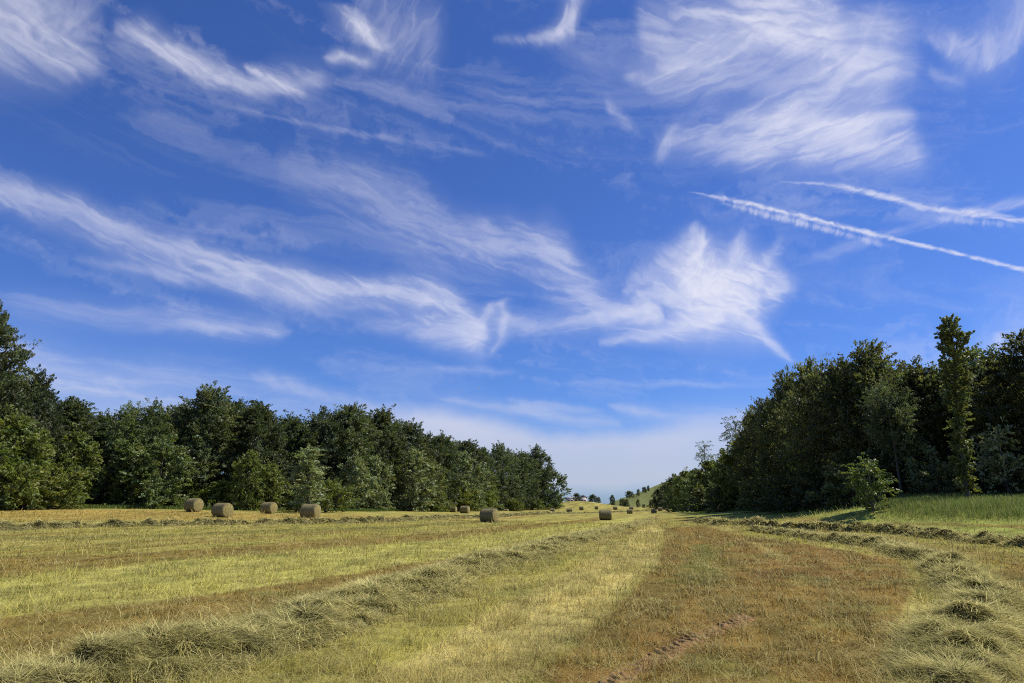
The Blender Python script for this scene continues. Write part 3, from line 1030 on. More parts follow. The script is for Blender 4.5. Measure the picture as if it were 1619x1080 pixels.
# ------------------------------------------------------------------ tyre tread marks
def build_track():
    P = smooth_line(TRACK, .02)
    seg = np.concatenate([[0], np.cumsum(np.linalg.norm(np.diff(P, axis=0), axis=1))])
    L = seg[-1]
    T = np.gradient(P, axis=0); T /= np.linalg.norm(T, axis=1)[:, None]
    ns, nk = int(L / .012), 44
    S, K = np.meshgrid(np.linspace(0, L, ns), np.linspace(-.30, .30, nk), indexing='ij')
    s = S.ravel(); k = K.ravel()
    x0 = np.interp(s, seg, P[:, 0]); y0 = np.interp(s, seg, P[:, 1])
    tx = np.interp(s, seg, T[:, 0]); ty = np.interp(s, seg, T[:, 1])
    wv = .05 * (vnoise(s / .8, k * 0, 301) - .5)
    x = x0 - ty * (k + wv); y = y0 + tx * (k + wv)
    ph = (s + np.abs(k) * .55 + .14 * (vnoise(s * 4, k * 5, 300) - .5)) / .17
    cleat = sstep(.30, .48, ph % 1) * (1 - sstep(.72, .9, ph % 1))
    edge = 1 - sstep(.12, .27, np.abs(k) + .1 * (fbm(s / .2, k / .2, 306, 3) - .5))
    wear = sstep(.38, .62, fbm(s / .35, k / .18, 305, 3))
    z = height(x, y) + .05 * (fbm(x / .9, y / .9, 71, 4) - .5) + edge * wear * (cleat * .045 - .015) + .045 * (fbm(x / .06, y / .06, 302, 3) - .45) * edge - .002 - .04 * (1 - edge)
    col = SOIL[None] * (.7 + .9 * fbm(x / .09, y / .09, 303, 3))[:, None]
    g = sstep(.5, .7, fbm(x / .12, y / .12, 304, 3))[:, None] * .5
    col = col * (1 - g) + np.array([.26, .15, .05]) * g
    i, q = np.meshgrid(np.arange(ns - 1), np.arange(nk - 1), indexing='ij')
    Q = np.stack([i * nk + q, (i + 1) * nk + q, (i + 1) * nk + q + 1, i * nk + q + 1], -1).reshape(-1, 4)
    m, t = new_mat('torn_soil')
    at = t.node('ShaderNodeAttribute', attribute_name='tint')
    b = t.node('ShaderNodeBsdfPrincipled'); b.inputs['Roughness'].default_value = 1
    t.put(b.inputs['Base Color'], at.outputs['Color'])
    o_ = t.node('ShaderNodeOutputMaterial'); t.l.new(b.outputs[0], o_.inputs[0])
    o = link('tyre_track', mesh_from('tyre_track', np.stack([x, y, z], 1), Q, m, col, smooth=True))
    tag(o, kind='structure')


build_track()


# ------------------------------------------------------------------ hay bales
def bale_meshes():
    R = BALE_D / 2; Lh = .70
    nS = 48
    a = np.arange(nS) / nS * 2 * np.pi
    xs = np.concatenate([[-Lh, -Lh + .015, -Lh + .05], np.linspace(-Lh + .12, Lh - .12, 15), [Lh - .05, Lh - .015, Lh]])
    rs = np.array([R - .10, R - .045, R - .015] + [R] * 15 + [R - .015, R - .045, R - .10])
    V = []
    for xx, r0 in zip(xs, rs):
        rr = r0 + .022 * (fbm(a * 3.3 + 5, a * 0 + xx * 5 + 9, 401, 3) - .5) + .012 * np.sin(xx * 26 + 2 * vnoise(a * 2, a * 0 + xx, 402))
        z = np.sin(a) * rr
        z = np.where(z < -R + .05, -R + .05 + (z + R - .05) * .3, z)      # sagged flat underneath
        V.append(np.stack([np.full(nS, xx), np.cos(a) * rr * 1.015, z], 1))
    V = np.concatenate(V); V[:, 2] += R - .035
    n = len(xs)
    i, k = np.meshgrid(np.arange(n - 1), np.arange(nS), indexing='ij')
    Q = np.stack([i * nS + k, i * nS + (k + 1) % nS, (i + 1) * nS + (k + 1) % nS, (i + 1) * nS + k], -1).reshape(-1, 4)
    m, t = new_mat('netted_hay')
    pos = t.node('ShaderNodeTexCoord').outputs['Object']
    nz = t.noise(t.v('MULTIPLY', pos, (3, 9, 9)), 1.6, 6.0, .7)
    band = t.node('ShaderNodeTexWave', wave_type='BANDS', bands_direction='X')
    t.put(band.inputs['Vector'], pos); band.inputs['Scale'].default_value = 5.5; band.inputs['Distortion'].default_value = 2.5; band.inputs['Detail'].default_value = 3
    c = t.mix(nz, (.08, .068, .025, 1), (.31, .26, .105, 1))
    c = t.mix(t.m('MULTIPLY', band.outputs[1], .35), c, (.11, .09, .035, 1))
    b = t.node('ShaderNodeBsdfPrincipled'); b.inputs['Roughness'].default_value = .85
    t.put(b.inputs['Base Color'], c)
    bp = t.node('ShaderNodeBump'); bp.inputs['Strength'].default_value = .8; bp.inputs['Distance'].default_value = .03
    t.put(bp.inputs['Height'], nz); t.l.new(bp.outputs[0], b.inputs['Normal'])
    o = t.node('ShaderNodeOutputMaterial'); t.l.new(b.outputs[0], o.inputs[0])
    wrap = mesh_from('net_wrap', V, Q, m, smooth=True)

    m2, t = new_mat('rolled_hay_end')
    pos = t.node('ShaderNodeTexCoord').outputs['Object']
    sp = t.node('ShaderNodeSeparateXYZ'); t.put(sp.inputs[0], pos)
    zz = t.m('SUBTRACT', sp.outputs[2], R - .035)
    rr = t.m('SQRT', t.m('ADD', t.m('MULTIPLY', sp.outputs[1], sp.outputs[1]), t.m('MULTIPLY', zz, zz)))
    an = t.m('ARCTAN2', zz, sp.outputs[1])
    q = t.xyz(t.m('MULTIPLY', rr, 26), t.m('MULTIPLY', an, 2.2), 0)
    nz = t.noise(q, 1.0, 5.0, .7, .4)
    n2 = t.noise(pos, 5.0, 4.0, .7)
    c = t.mix(t.ramp01(nz, .3, .7), (.035, .03, .009, 1), (.46, .37, .125, 1))
    c = t.mix(t.ramp01(n2, .5, .75, 0, .7), c, (.17, .18, .06, 1))
    b = t.node('ShaderNodeBsdfPrincipled'); b.inputs['Roughness'].default_value = .95
    t.put(b.inputs['Base Color'], c)
    bp = t.node('ShaderNodeBump'); bp.inputs['Strength'].default_value = 1.0; bp.inputs['Distance'].default_value = .05
    t.put(bp.inputs['Height'], nz); t.l.new(bp.outputs[0], b.inputs['Normal'])
    o = t.node('ShaderNodeOutputMaterial'); t.l.new(b.outputs[0], o.inputs[0])
    ends = []
    for sgn in (-1, 1):
        V = [(sgn * (Lh + .03), 0, R - .035)]
        rad_ = np.linspace(.05, 1.0, 9)
        for rr_ in rad_:
            r1 = (R - .101) * rr_
            bulge = .05 * (1 - rr_ ** 2) + .035 * (fbm(a * 2 + rr_ * 7, a * 0 + rr_ * 9, 410 + sgn, 3) - .5) * (1 - rr_ ** 6)
            z = np.sin(a) * r1
            z = np.where(z < -R + .05, -R + .05 + (z + R - .05) * .3, z)
            for A_, B_, zq in zip(a, bulge, z):
                V.append((sgn * (Lh + B_), math.cos(A_) * r1 * 1.015, zq + R - .035))
        Q = []; T = []
        for k in range(nS):
            T.append((0, 1 + k, 1 + (k + 1) % nS))
            for j in range(8):
                p = 1 + j * nS
                Q.append((p + k, p + nS + k, p + nS + (k + 1) % nS, p + (k + 1) % nS))
        ends.append(mesh_from('rolled_end', np.array(V), [np.array(Q), np.array(T)], m2, smooth=True))
    # wisps hanging off the roll
    n = 1400
    aa = RNG.uniform(0, 6.283, n); xx = RNG.uniform(-Lh, Lh, n)
    base = np.stack([xx, np.cos(aa) * R * 1.0, np.sin(aa) * R * .99 + R - .035], 1)
    base[:, 2] = base[:, 2].clip(.02)
    c = np.array([.24, .19, .075])[None] * RNG.uniform(.5, 1.4, n)[:, None]
    V, Qs, C = strips(base, aa * 0 + RNG.uniform(0, 6.283, n), RNG.uniform(.04, .14, n), RNG.uniform(.6, 2.2, n), RNG.uniform(.012, .022, n), c, .3)
    wisps = mesh_from('hay_wisps', V, Qs, HAYMAT, C)
    return wrap, ends, wisps


BALE_LABELS = [
    'round hay bale just off the right hand end of the left wood, by a bush',
    'small round hay bale on the flat below the distant pale house',
    'tiny round hay bale on the slope directly under the house bush',
    'tiny round hay bale below the gap between house bush and the double bush',
    'tiny distant bale below the skyline tree, beyond the largest bale of the middle field',
    'largest bale of the middle field, standing alone with a lit top and dark face',
    'distant bale near the main windrow with another bale half hidden behind it',
    'distant bale half hidden behind a nearer bale at the foot of the green hill',
    'bale standing right at the far end of the long main windrow',
    'bale against the dark trees where the right wood begins',
    'smaller bale of the close pair in front of the left wood',
    'bigger bale of the close pair in front of the left wood',
    'big mid field bale with straw coloured spiral end, all alone',
    'small bale close to the bushes just behind the spiral ended mid field bale',
    'leftmost bale, standing back close to the rear windrow',
    'second bale from the left edge, with the broadest view of its rolled end',
    'third bale from the left, smallest of the four in front of the big dark tree',
    'fourth bale from the left, standing before the narrow pale green tree']


def build_bales():
    wrap, ends, wisps = bale_meshes()
    for b, lab in zip(BALES, BALE_LABELS):
        p = bale_point(b)
        z = hz(p[0], p[1])
        root = link('hay_bale', None, loc=(p[0], p[1], z))
        # local +X is the visible end: turn it to the bearing
        root.rotation_euler = (0, 0, rad(90 - b[4] - random.uniform(-3, 3)))
        root.scale = (random.uniform(.95, 1.04), 1.0, random.uniform(.98, 1.02))
        tag(root, lab, 'hay bale', 'round hay bales on the mown field')
        link('net_wrap', wrap, root)
        for e in ends:
            link('rolled_end', e, root)
        link('hay_wisps', wisps, root)


build_bales()


# ------------------------------------------------------------------ trees
BARK = bark_material()
M_BEECH = leaf_material('dark_beech_leaves', (.098, .120, .064), warm=(.112, .126, .062))
M_COPPER = leaf_material('bronze_leaves', (.128, .142, .068), warm=(.142, .14, .070), trans=.5)
M_MAPLE = leaf_material('mid_green_leaves', (.135, .168, .074), warm=(.15, .175, .076))
M_FRESH = leaf_material('fresh_green_leaves', (.17, .205, .058), warm=(.19, .205, .06), var=.08, trans=.4)
M_POPLAR = leaf_material('poplar_leaves', (.135, .165, .068), var=.05)
M_PALE = leaf_material('pale_green_leaves', (.25, .285, .145), warm=(.26, .285, .15), var=.1, trans=.3)


def make_tree(seed, H, R, base=.02, shape='round', sprays=520, per=44, leaf=(.26, .14), spray_len=1.5, trunk_r=None, up=.55, bare=0.0, gaps=.0, boughs=30, limbs=16, fill=.25, lean=0.0):
    """trunk mesh + crown mesh, built in metres about the origin"""
    g = np.random.default_rng(seed)
    tr = trunk_r or H * .017
    # trunk
    n = 12
    tz = np.linspace(0, 1, n)
    bend = g.normal(0, H * .006, (n, 2)).cumsum(0) * tz[:, None]
    tp = np.stack([bend[:, 0] + lean * H * tz, bend[:, 1], tz * H * .93 - .25], 1)
    geo = Geo()
    rr = tr * (1 - tz) ** .8 + .02
    rr[0] *= 1.45
    geo.tube(tp, rr, 9)

    def axis(z):
        return np.array([np.interp(z, tp[:, 2], tp[:, 0]), np.interp(z, tp[:, 2], tp[:, 1])])

    def prof(t):
        if shape == 'round':
            return (1 - np.abs(2 * t - .9) ** 2.6 * .78).clip(.12) * (1 - sstep(.86, 1.03, t) * .8)
        if shape == 'wide':
            return (.72 + .28 * np.sin(np.pi * t.clip(0, 1) ** .8)) * (1 - sstep(.70, 1.04, t) * .86)
        if shape == 'cone':
            return ((1 - t) ** .75 * .95 + .06) * (.75 + .25 * sstep(0, .12, t))
        if shape == 'column':
            return (.55 + .45 * np.sin(np.pi * t)) * (1 - sstep(.80, 1.02, t) * .75)
        if shape == 'bush':
            return np.sqrt(np.maximum(1 - (t * .98) ** 2.2, .02))
        if shape == 'spire':
            return (.5 + .5 * sstep(.4, .75, t)) * (1 - .75 * sstep(.9, 1.03, t))
        return np.ones_like(t)

    z0 = base * H
    # boughs: clump centres spread through the outer crown
    bt = (np.arange(boughs) + g.random(boughs)) / boughs
    bt = bt ** (.72 if shape == 'spire' else .92)
    ba = np.arange(boughs) * 2.39996 + g.normal(0, .35, boughs)
    lob = 1 + .22 * np.sin(ba * 2 + seed) + .14 * np.sin(ba * 3 + bt * 9 + seed * 2)
    br = R * prof(bt) * lob * g.uniform(.62, .86, boughs)
    bz = z0 + (H - z0) * bt * .94
    bc = np.stack([np.cos(ba) * br, np.sin(ba) * br, bz], 1)
    for i in range(boughs):
        bc[i, :2] += axis(bz[i])
    # limbs from trunk to boughs
    order = g.permutation(boughs)[:limbs]
    for i in order:
        c = bc[i]
        zs = max(.12 * H * (.4 if base < .1 else 1), c[2] - np.hypot(c[0], c[1]) * g.uniform(.5, 1.0))
        zs = min(zs, H * .85)
        s = np.array([*axis(zs), zs])
        midp = s * .5 + c * .5 + np.array([0, 0, -.06 * H * g.random()])
        rb = tr * (1 - zs / H) * .5 + .015
        q = np.linspace(0, 1, 6)[:, None]
        pts = s * (1 - q) ** 2 + 2 * midp * q * (1 - q) + c * q ** 2
        geo.tube(pts, np.linspace(rb, .018, 6), 5)
    # sprays
    own = g.integers(0, boughs, sprays)
    bs = R * .23 * g.uniform(.75, 1.35, boughs)
    if shape in ('column', 'spire'):
        bs = bs * 1.2
    dirs = g.normal(size=(sprays, 3)); dirs /= np.linalg.norm(dirs, axis=1)[:, None]
    outward = bc[own].copy(); outward[:, 2] = 0
    ax = np.stack([axis(z) for z in bz])[own]
    outward[:, :2] -= ax
    outward /= np.maximum(np.linalg.norm(outward, axis=1), .2)[:, None]
    dd = dirs * .75 + outward * .65 + np.array([0, 0, up]) * g.uniform(.3, 1.3, sprays)[:, None]
    dd /= np.linalg.norm(dd, axis=1)[:, None]
    start = bc[own] + dirs * bs[own][:, None] * np.array([1, 1, .75]) * g.random(sprays)[:, None] ** .5
    # inner filler sprays
    nf = int(sprays * fill)
    ft = g.random(nf); fa = g.random(nf) * 6.283
    fr = R * prof(ft) * .62 * np.sqrt(g.random(nf))
    fz = z0 + (H - z0) * ft * .92
    fs = np.stack([np.cos(fa) * fr, np.sin(fa) * fr, fz], 1)
    fs[:, :2] += np.stack([axis(z) for z in fz])
    start = np.concatenate([start, fs])
    fd = g.normal(size=(nf, 3)); fd[:, 2] += .3; fd /= np.linalg.norm(fd, axis=1)[:, None]
    dd = np.concatenate([dd, fd])
    ns = len(start)
    sl = spray_len * g.uniform(.5, 1.25, ns) * np.where(g.random(ns) < .08, 1.7, 1.0)
    # leaves along each spray, feathering to its tip
    q = g.random((ns, per)) ** .8
    spread = (.36 * (1 - q * .82))[..., None] * sl[:, None, None] * .62
    off = g.normal(size=(ns, per, 3)) * spread * np.array([1, 1, .55])
    droop = -(q ** 2)[..., None] * np.array([0, 0, .16]) * sl[:, None, None]
    pos = start[:, None] + dd[:, None] * (q * sl[:, None])[..., None] + off + droop
    pos = pos.reshape(-1, 3)
    dirl = np.repeat(dd, per, 0)
    N = len(pos)
    keep = (pos[:, 2] > .1 + bare * H)
    if gaps > 0:
        gn = np.sin(pos[:, 0] * 1.7 + seed) * np.sin(pos[:, 1] * 1.9 + 2 * seed) * np.sin(pos[:, 2] * 1.6 - seed)
        keep &= gn < (1 - gaps)
    pos = pos[keep]; dirl = dirl[keep]
    sprayid = np.repeat(np.arange(ns), per)[keep]
    N = len(pos)
    ld = dirl + g.normal(size=(N, 3)) * .6
    ld /= np.linalg.norm(ld, axis=1)[:, None]
    snr = np.array([0, 0, .8]) + dd * .55 + g.normal(size=(ns, 3)) * .6
    snr /= np.linalg.norm(snr, axis=1)[:, None]
    nr = snr[sprayid] + g.normal(size=(N, 3)) * .22
    sd = np.cross(ld, nr); sd /= np.maximum(np.linalg.norm(sd, axis=1), 1e-6)[:, None]
    L = leaf[0] * g.uniform(.65, 1.35, N)[:, None]; W = leaf[1] * g.uniform(.7, 1.3, N)[:, None]
    up_ = np.cross(sd, ld)
    V = np.stack([pos - ld * L * .5, pos + sd * W * .5 + up_ * W * .12, pos + ld * L * .5, pos - sd * W * .5 + up_ * W * .12], 1).reshape(-1, 3)
    Q = np.arange(N * 4).reshape(-1, 4)
    st = g.uniform(.72, 1.3, ns)[sprayid]
    lt = g.uniform(.8, 1.22, N) * st
    yel = g.uniform(.9, 1.15, ns)[sprayid]
    C = np.repeat(np.stack([lt * yel, lt, lt * (2 - yel) * .95], 1), 4, 0)
    trunk = geo.mesh('trunk', BARK, smooth=True)
    return trunk, (V, Q, C), H


PROTO = {}


def proto(key, mat, **kw):
    tr, (V, Q, C), H = make_tree(**kw)
    PROTO[key] = (tr, mesh_from('crown', V, Q, mat, C), H)


for i in range(4):
    proto('beech%d' % i, M_BEECH, seed=100 + i, H=17, R=[6.2, 5.2, 6.8, 4.9][i], shape=['wide', 'round', 'round', 'wide'][i], sprays=950, per=36, leaf=(.36, .19), spray_len=1.6, up=.6, boughs=[46, 40, 48, 38][i], fill=.3)
for i in range(3):
    proto('bronze%d' % i, M_COPPER, seed=200 + i, H=12, R=[4.6, 3.9, 4.2][i], shape=['wide', 'round', 'wide'][i], sprays=900, per=32, leaf=(.26, .14), spray_len=1.3, up=.65, boughs=[44, 38, 42][i], gaps=.08, fill=.4)
for i in range(2):
    proto('maple%d' % i, M_MAPLE, seed=300 + i, H=10, R=[3.3, 3.8][i], shape=['round', 'wide'][i], sprays=460, per=30, leaf=(.32, .21), spray_len=1.1, up=.35, boughs=26)
proto('spiky', M_MAPLE, seed=400, H=15, R=4.4, shape='cone', sprays=560, per=40, leaf=(.24, .13), spray_len=1.3, up=.5, boughs=36)
proto('narrow', M_PALE, seed=410, H=9, R=1.5, shape='column', sprays=330, per=36, leaf=(.20, .13), spray_len=.8, up=.7, boughs=22, limbs=10)
proto('poplar', M_MAPLE, seed=420, H=12.5, R=.78, base=.04, shape='spire', sprays=640, per=24, leaf=(.18, .12), spray_len=.45, up=.8, boughs=90, limbs=24, fill=.22, trunk_r=.13)
proto('pine', M_BEECH, seed=430, H=12, R=2.7, base=.2, shape='cone', sprays=150, per=34, leaf=(.22, .07), spray_len=1.1, up=.2, boughs=22, limbs=20, fill=.08, gaps=.25)
proto('bare', M_COPPER, seed=440, H=12, R=4.2, base=.42, shape='round', sprays=460, per=36, leaf=(.19, .10), spray_len=1.3, up=.5, boughs=26, limbs=14, trunk_r=.2, lean=-.04)
proto('sapling', M_FRESH, seed=450, H=3.6, R=1.45, base=.14, shape='round', sprays=150, per=26, leaf=(.17, .10), spray_len=.6, up=.2, boughs=18, limbs=14, fill=.15, trunk_r=.045)
proto('bush0', M_FRESH, seed=460, H=3.0, R=2.2, base=.0, shape='bush', sprays=220, per=34, leaf=(.20, .12), spray_len=.7, up=.6, boughs=20, limbs=8, trunk_r=.06)
proto('bush1', M_MAPLE, seed=461, H=3.0, R=2.0, base=.0, shape='bush', sprays=220, per=34, leaf=(.20, .12), spray_len=.7, up=.6, boughs=20, limbs=8, trunk_r=.06)

FIRST = {}


def plant(key, px, Y, top, label, width=1.0, group=None, mat=None, cat='tree', name=None, base_px=None, rot=None):
    """px: where the crown's middle stands in bearing, Y: distance ahead, top: photo py of its tip"""
    tr, cr, H = PROTO[key]
    d = ray(px, 800)
    x = d[0] / d[1] * Y
    z = hz(x, Y)
    lo, hi = .3, 45.0
    for _ in range(40):
        m = (lo + hi) / 2
        if project((x, Y, z + m))[1] > top:
            lo = m
        else:
            hi = m
    s = lo / (H * 1.02)
    root = bpy.data.objects.new(name or 'tree', None)
    COL.objects.link(root)
    root.location = (x, Y, z - .05)
    root.rotation_euler = (0, 0, random.uniform(0, 6.283) if rot is None else rot)
    wv = width * s ** .3 if key.startswith(('beech', 'bronze')) else width * s
    root.scale = (wv, wv, s)
    tag(root, label, cat, group)
    if key not in FIRST:
        a = link('trunk', tr, root); b = link('crown', cr, root)
        FIRST[key] = (a, b)
    else:
        for src in FIRST[key]:
            c = src.copy(); COL.objects.link(c); c.parent = root
    if mat is not None:
        for c in root.children:
            if c.name.startswith('crown'):
                c.material_slots[0].link = 'OBJECT'
                c.material_slots[0].material = mat
    return root


GL = 'tall trees along the edge of the left wood'
left = [
    ('beech0', -72, 72, 486, .7, 'tallest tree of the left wood, rising at the very left edge of the picture'),
    ('beech2', 30, 80, 588, .62, 'dark broad tree half behind the tallest tree of the left wood'),
    ('beech3', 92, 88, 628, 1.05, 'dark rounded tree sloping down behind the bright bushes at left'),
    ('beech1', 150, 92, 650, .8, 'low dark tree in the dip between rounded tree and spiky pair'),
    ('spiky', 186, 88, 634, .85, 'spiky topped mid green tree, left one of the spiky pair'),
    ('spiky', 224, 90, 631, .85, 'spiky topped mid green tree, right one of the spiky pair'),
    ('beech2', 318, 96, 612, .95, 'massive dark beech with a broad dome behind the leftmost bales'),
    ('beech1', 268, 100, 640, .8, 'dark tree squeezed between spiky pair and massive dark beech'),
    ('beech3', 398, 99, 634, .9, 'dark tree joined to the right side of the massive beech'),
    ('beech1', 448, 106, 655, .9, 'dark tree above the narrow pale green tree, in a dip of the treetops'),
    ('beech0', 505, 110, 648, .85, 'dark ragged tree right behind the narrow pale green tree'),
    ('beech3', 548, 112, 636, .85, 'highest ragged tree of the wood\'s middle stretch'),
    ('beech1', 600, 119, 643, .9, 'ragged dark tree where the treetops begin to fall towards the far end'),
    ('beech2', 648, 133, 668, .85, 'dark tree behind the grey green maple clump'),
    ('beech1', 694, 154, 684, .9, 'dark tree standing behind the close pair of bales'),
    ('beech3', 738, 178, 694, .95, 'rounded dark tree above the big spiral ended mid field bale'),
    ('beech2', 788, 234, 702, .9, 'third tree from the far end of the left wood'),
    ('beech1', 826, 256, 712, 1.0, 'second tree from the far end of the left wood'),
    ('beech0', 852, 267, 706, .85, 'last tall tree at the far end of the left wood'),
    ('maple1', 872, 271, 740, 1.0, 'lower lit tree closing the far end of the left wood')]
for k, px, Y, top, w, lab in left:
    plant(k, px, Y, top, lab, w, GL)
under = [
    ('maple0', 8, 70, 652, 1.0, M_FRESH, 'bright green tree standing before the tallest tree at left'),
    ('maple1', 42, 72, 690, .8, M_FRESH, 'bright green young tree behind the lowest left bushes'),
    ('maple0', 108, 84, 678, .9, None, 'mid green tree lit on its side, between bushes and spiky pair'),
    ('maple1', 245, 86, 690, 1.0, None, 'mid green tree with hanging lit boughs beside the leftmost bale'),
    ('maple0', 205, 87, 700, 1.0, None, 'mid green tree under the spiky pair'),
    ('maple1', 388, 92, 714, .75, M_FRESH, 'pale bright young tree behind the third bale'),
    ('maple0', 425, 95, 730, .95, None, 'feathery mid green tree at the lip of the gap before the narrow tree'),
    ('narrow', 487, 84, 702, 1.35, None, 'narrow pale green column tree standing out before the dark wood'),
    ('maple0', 556, 104, 718, .9, M_PALE, 'pale lit tree just right of the narrow column tree'),
    ('maple1', 592, 111, 722, .8, M_PALE, 'pale lit tree next to the grey green maple clump'),
    ('maple1', 650, 121, 712, 1.05, M_PALE, 'grey green maple clump bulging forward from the wood'),
    ('maple0', 674, 138, 722, .9, None, 'mid green tree at the right shoulder of the maple clump'),
    ('maple1', 735, 165, 716, .95, M_PALE, 'tall lit tree low in front of the rounded dark tree'),
    ('maple0', 770, 200, 742, .9, None, 'small mid green tree beyond the spiral ended bale'),
    ('maple1', 812, 242, 752, 1.0, None, 'small mid green tree near the far end of the left wood')]
for k, px, Y, top, w, mat, lab in under:
    plant(k, px, Y, top, lab, w, 'lower lit trees fronting the left wood', mat)
shrubs = [
    ('bush0', -6, 67, 728, 1.0, None, 'bright leafy bush at the left edge under the tallest tree'),
    ('bush0', 36, 69, 745, .9, None, 'bright leafy bush second from the left edge'),
    ('bush1', 78, 72, 741, 1.1, M_FRESH, 'rounded bright bush with upright shoots, third along the left edge'),
    ('bush1', 100, 76, 762, .8, None, 'darker small bush ending the row of bright bushes'),
    ('bush1', 300, 92, 766, 1.0, None, 'low bush in the shade behind the leftmost bale'),
    ('bush1', 352, 93, 762, 1.2, None, 'low bush at the foot of the massive dark beech'),
    ('bush0', 514, 90, 760, 1.0, None, 'bright yellow green bush at the foot of the narrow column tree'),
    ('bush1', 470, 92, 768, 1.0, None, 'dark low bush left of the narrow column tree'),
    ('bush0', 690, 135, 776, .9, None, 'bright bush at the wood edge left of the close pair of bales'),
    ('bush1', 728, 161, 772, 1.2, None, 'wide bush at the wood edge above the close pair of bales'),
    ('bush1', 770, 192, 780, 1.1, None, 'bush behind the spiral ended mid field bale'),
    ('bush0', 812, 233, 789, 1.0, None, 'small bright bush on the edge beyond the small bale'),
    ('bush1', 850, 256, 790, 1.0, None, 'low bush under the last tall tree of the left wood'),
    ('bush1', 868, 263, 797, .9, None, 'lowest bush at the far corner of the left wood')]
for k, px, Y, top, w, mat, lab in shrubs:
    plant(k, px, Y, top, lab, w, 'bushes along the left wood', mat, 'bush', 'bush')
# deeper rows of the left wood, seen only as dark stems and leaves between the others
LD = 'dark tree deeper inside the left wood, glimpsed between the edge trees'
for i, (px, Y, top) in enumerate([(-60, 84, 560), (-10, 92, 600), (55, 98, 640), (120, 104, 655), (200, 106, 650), (250, 110, 650), (300, 110, 640), (360, 112, 630), (420, 118, 655), (475, 122, 662),
                                  (525, 126, 655), (575, 131, 652), (625, 145, 668), (670, 162, 686), (715, 184, 698), (762, 226, 706), (805, 272, 712), (835, 284, 716)]):
    plant('beech%d' % (i % 4), px, Y, top, LD, .9, 'trees deep in the left wood')

for i, (px, Y, top) in enumerate([(-190, 76, 500), (-330, 74, 520), (-470, 70, 520), (-640, 66, 510), (-260, 88, 520), (-420, 86, 520)]):
    plant('beech%d' % (i % 4), px, Y, top, 'tree of the left wood standing outside the picture, past its left edge', .9, 'left wood trees beyond the picture')

GR = 'trees along the edge of the right wood'
right = [
    ('bronze0', 1668, 55, 525, 1.0, 'bronze tinted tree at the very right edge with a tall ragged top'),
    ('bronze1', 1606, 59, 556, 1.0, 'bronze tree between the spire topped tree and the right edge'),
    ('narrow', 1566, 60, 540, .8, 'thin dark spire poking above the treetops right of the lone poplar'),
    ('bronze2', 1545, 61, 570, .95, 'bronze tree directly behind the lone poplar'),
    ('bronze1', 1478, 62, 572, .95, 'bronze tree left of the lone poplar, with pale lit boughs'),
    ('bronze0', 1408, 65, 544, .9, 'highest broad tree of the right wood, with two ragged horns of foliage'),
    ('bronze2', 1352, 68, 566, .8, 'broad bronze tree behind the bright sapling'),
    ('bronze1', 1302, 73, 572, .8, 'dark tree on the falling shoulder of the right wood'),
    ('bronze0', 1258, 79, 588, .65, 'dark tree with a loose twig sticking out over the shoulder'),
    ('bronze2', 1228, 86, 628, .7, 'dark tree below the shoulder of the right wood'),
    ('bronze1', 1200, 96, 648, .65, 'slim dark tree near the low end of the tall right wood'),
    ('pine', 1170, 106, 648, 1.0, 'open branched conifer standing above its lower neighbours'),
    ('maple0', 1180, 101, 690, 1.1, 'lit mid green tree beneath the open branched conifer'),
    ('maple1', 1150, 115, 722, 1.0, 'mid green tree below the open conifer towards the far end'),
    ('pine', 1118, 130, 690, .8, 'small lone conifer with a flat ragged head above the far low trees'),
    ('maple0', 1126, 130, 726, 1.1, 'mid green tree under the small lone conifer'),
    ('maple1', 1100, 146, 744, 1.0, 'round mid green tree, third from the far end of the right wood'),
    ('maple0', 1086, 166, 742, .9, 'dark clump tree second from the far end of the right wood'),
    ('maple1', 1068, 187, 751, .8, 'small lit tree at the far end of the right wood'),
    ('maple0', 1066, 225, 755, .75, 'last small tree where the right wood meets the green hill')]
for k, px, Y, top, w, lab in right:
    plant(k, px, Y, top, lab, w, GR)
plant('bare', 1428, 60, 606, 'dark tree showing a bare leaning grey trunk behind the sapling', .72, GR, M_BEECH, rot=0)
plant('poplar', 1533, 50, 484, 'lone tall slender poplar with a leafy trunk rising above the right wood', .88, None, M_POPLAR, 'tree', 'poplar_tree', rot=.3)
plant('sapling', 1380, 47, 724, 'bright yellow green sapling alone before the dark right wood', 1.0, None, None, 'tree', 'sapling', rot=2.0)
plant('sapling', 1598, 53, 672, 'tall thin leafy sapling near the right edge of the wood', .8, None, M_PALE, 'tree', 'sapling', rot=1.0)
plant('maple0', 1468, 60, 690, 'pale leafy understorey tree left of the poplar trunk', .9, None, M_PALE)
rsh = [
    ('bush1', 1300, 70, 745, 1.2, 'dark bush left of the bright sapling'),
    ('bush1', 1252, 77, 755, 1.3, 'dark bush below the shoulder of the right wood'),
    ('bush1', 1210, 86, 762, 1.3, 'dark bush at the edge of the tree shadows'),
    ('bush1', 1160, 106, 765, 1.3, 'dark bush under the open branched conifer'),
    ('bush1', 1120, 125, 772, 1.3, 'dark bush under the small lone conifer'),
    ('bush1', 1092, 156, 780, 1.0, 'dark bush at the far right wood edge'),
    ('bush1', 1350, 62, 735, 1.2, 'dark bush directly behind the bright sapling'),
    ('bush1', 1500, 56, 735, 1.2, 'dark bush behind the foot of the lone poplar'),
    ('bush1', 1570, 55, 735, 1.2, 'dark bush right of the lone poplar'),
    ('bush1', 1640, 53, 735, 1.2, 'dark bush at the right edge under the bronze trees')]
for k, px, Y, top, w, lab in rsh:
    plant(k, px, Y, top, lab, w, 'bushes along the right wood', M_COPPER, 'bush', 'bush')
RD = 'dark tree deeper inside the right wood, glimpsed between the edge trees'
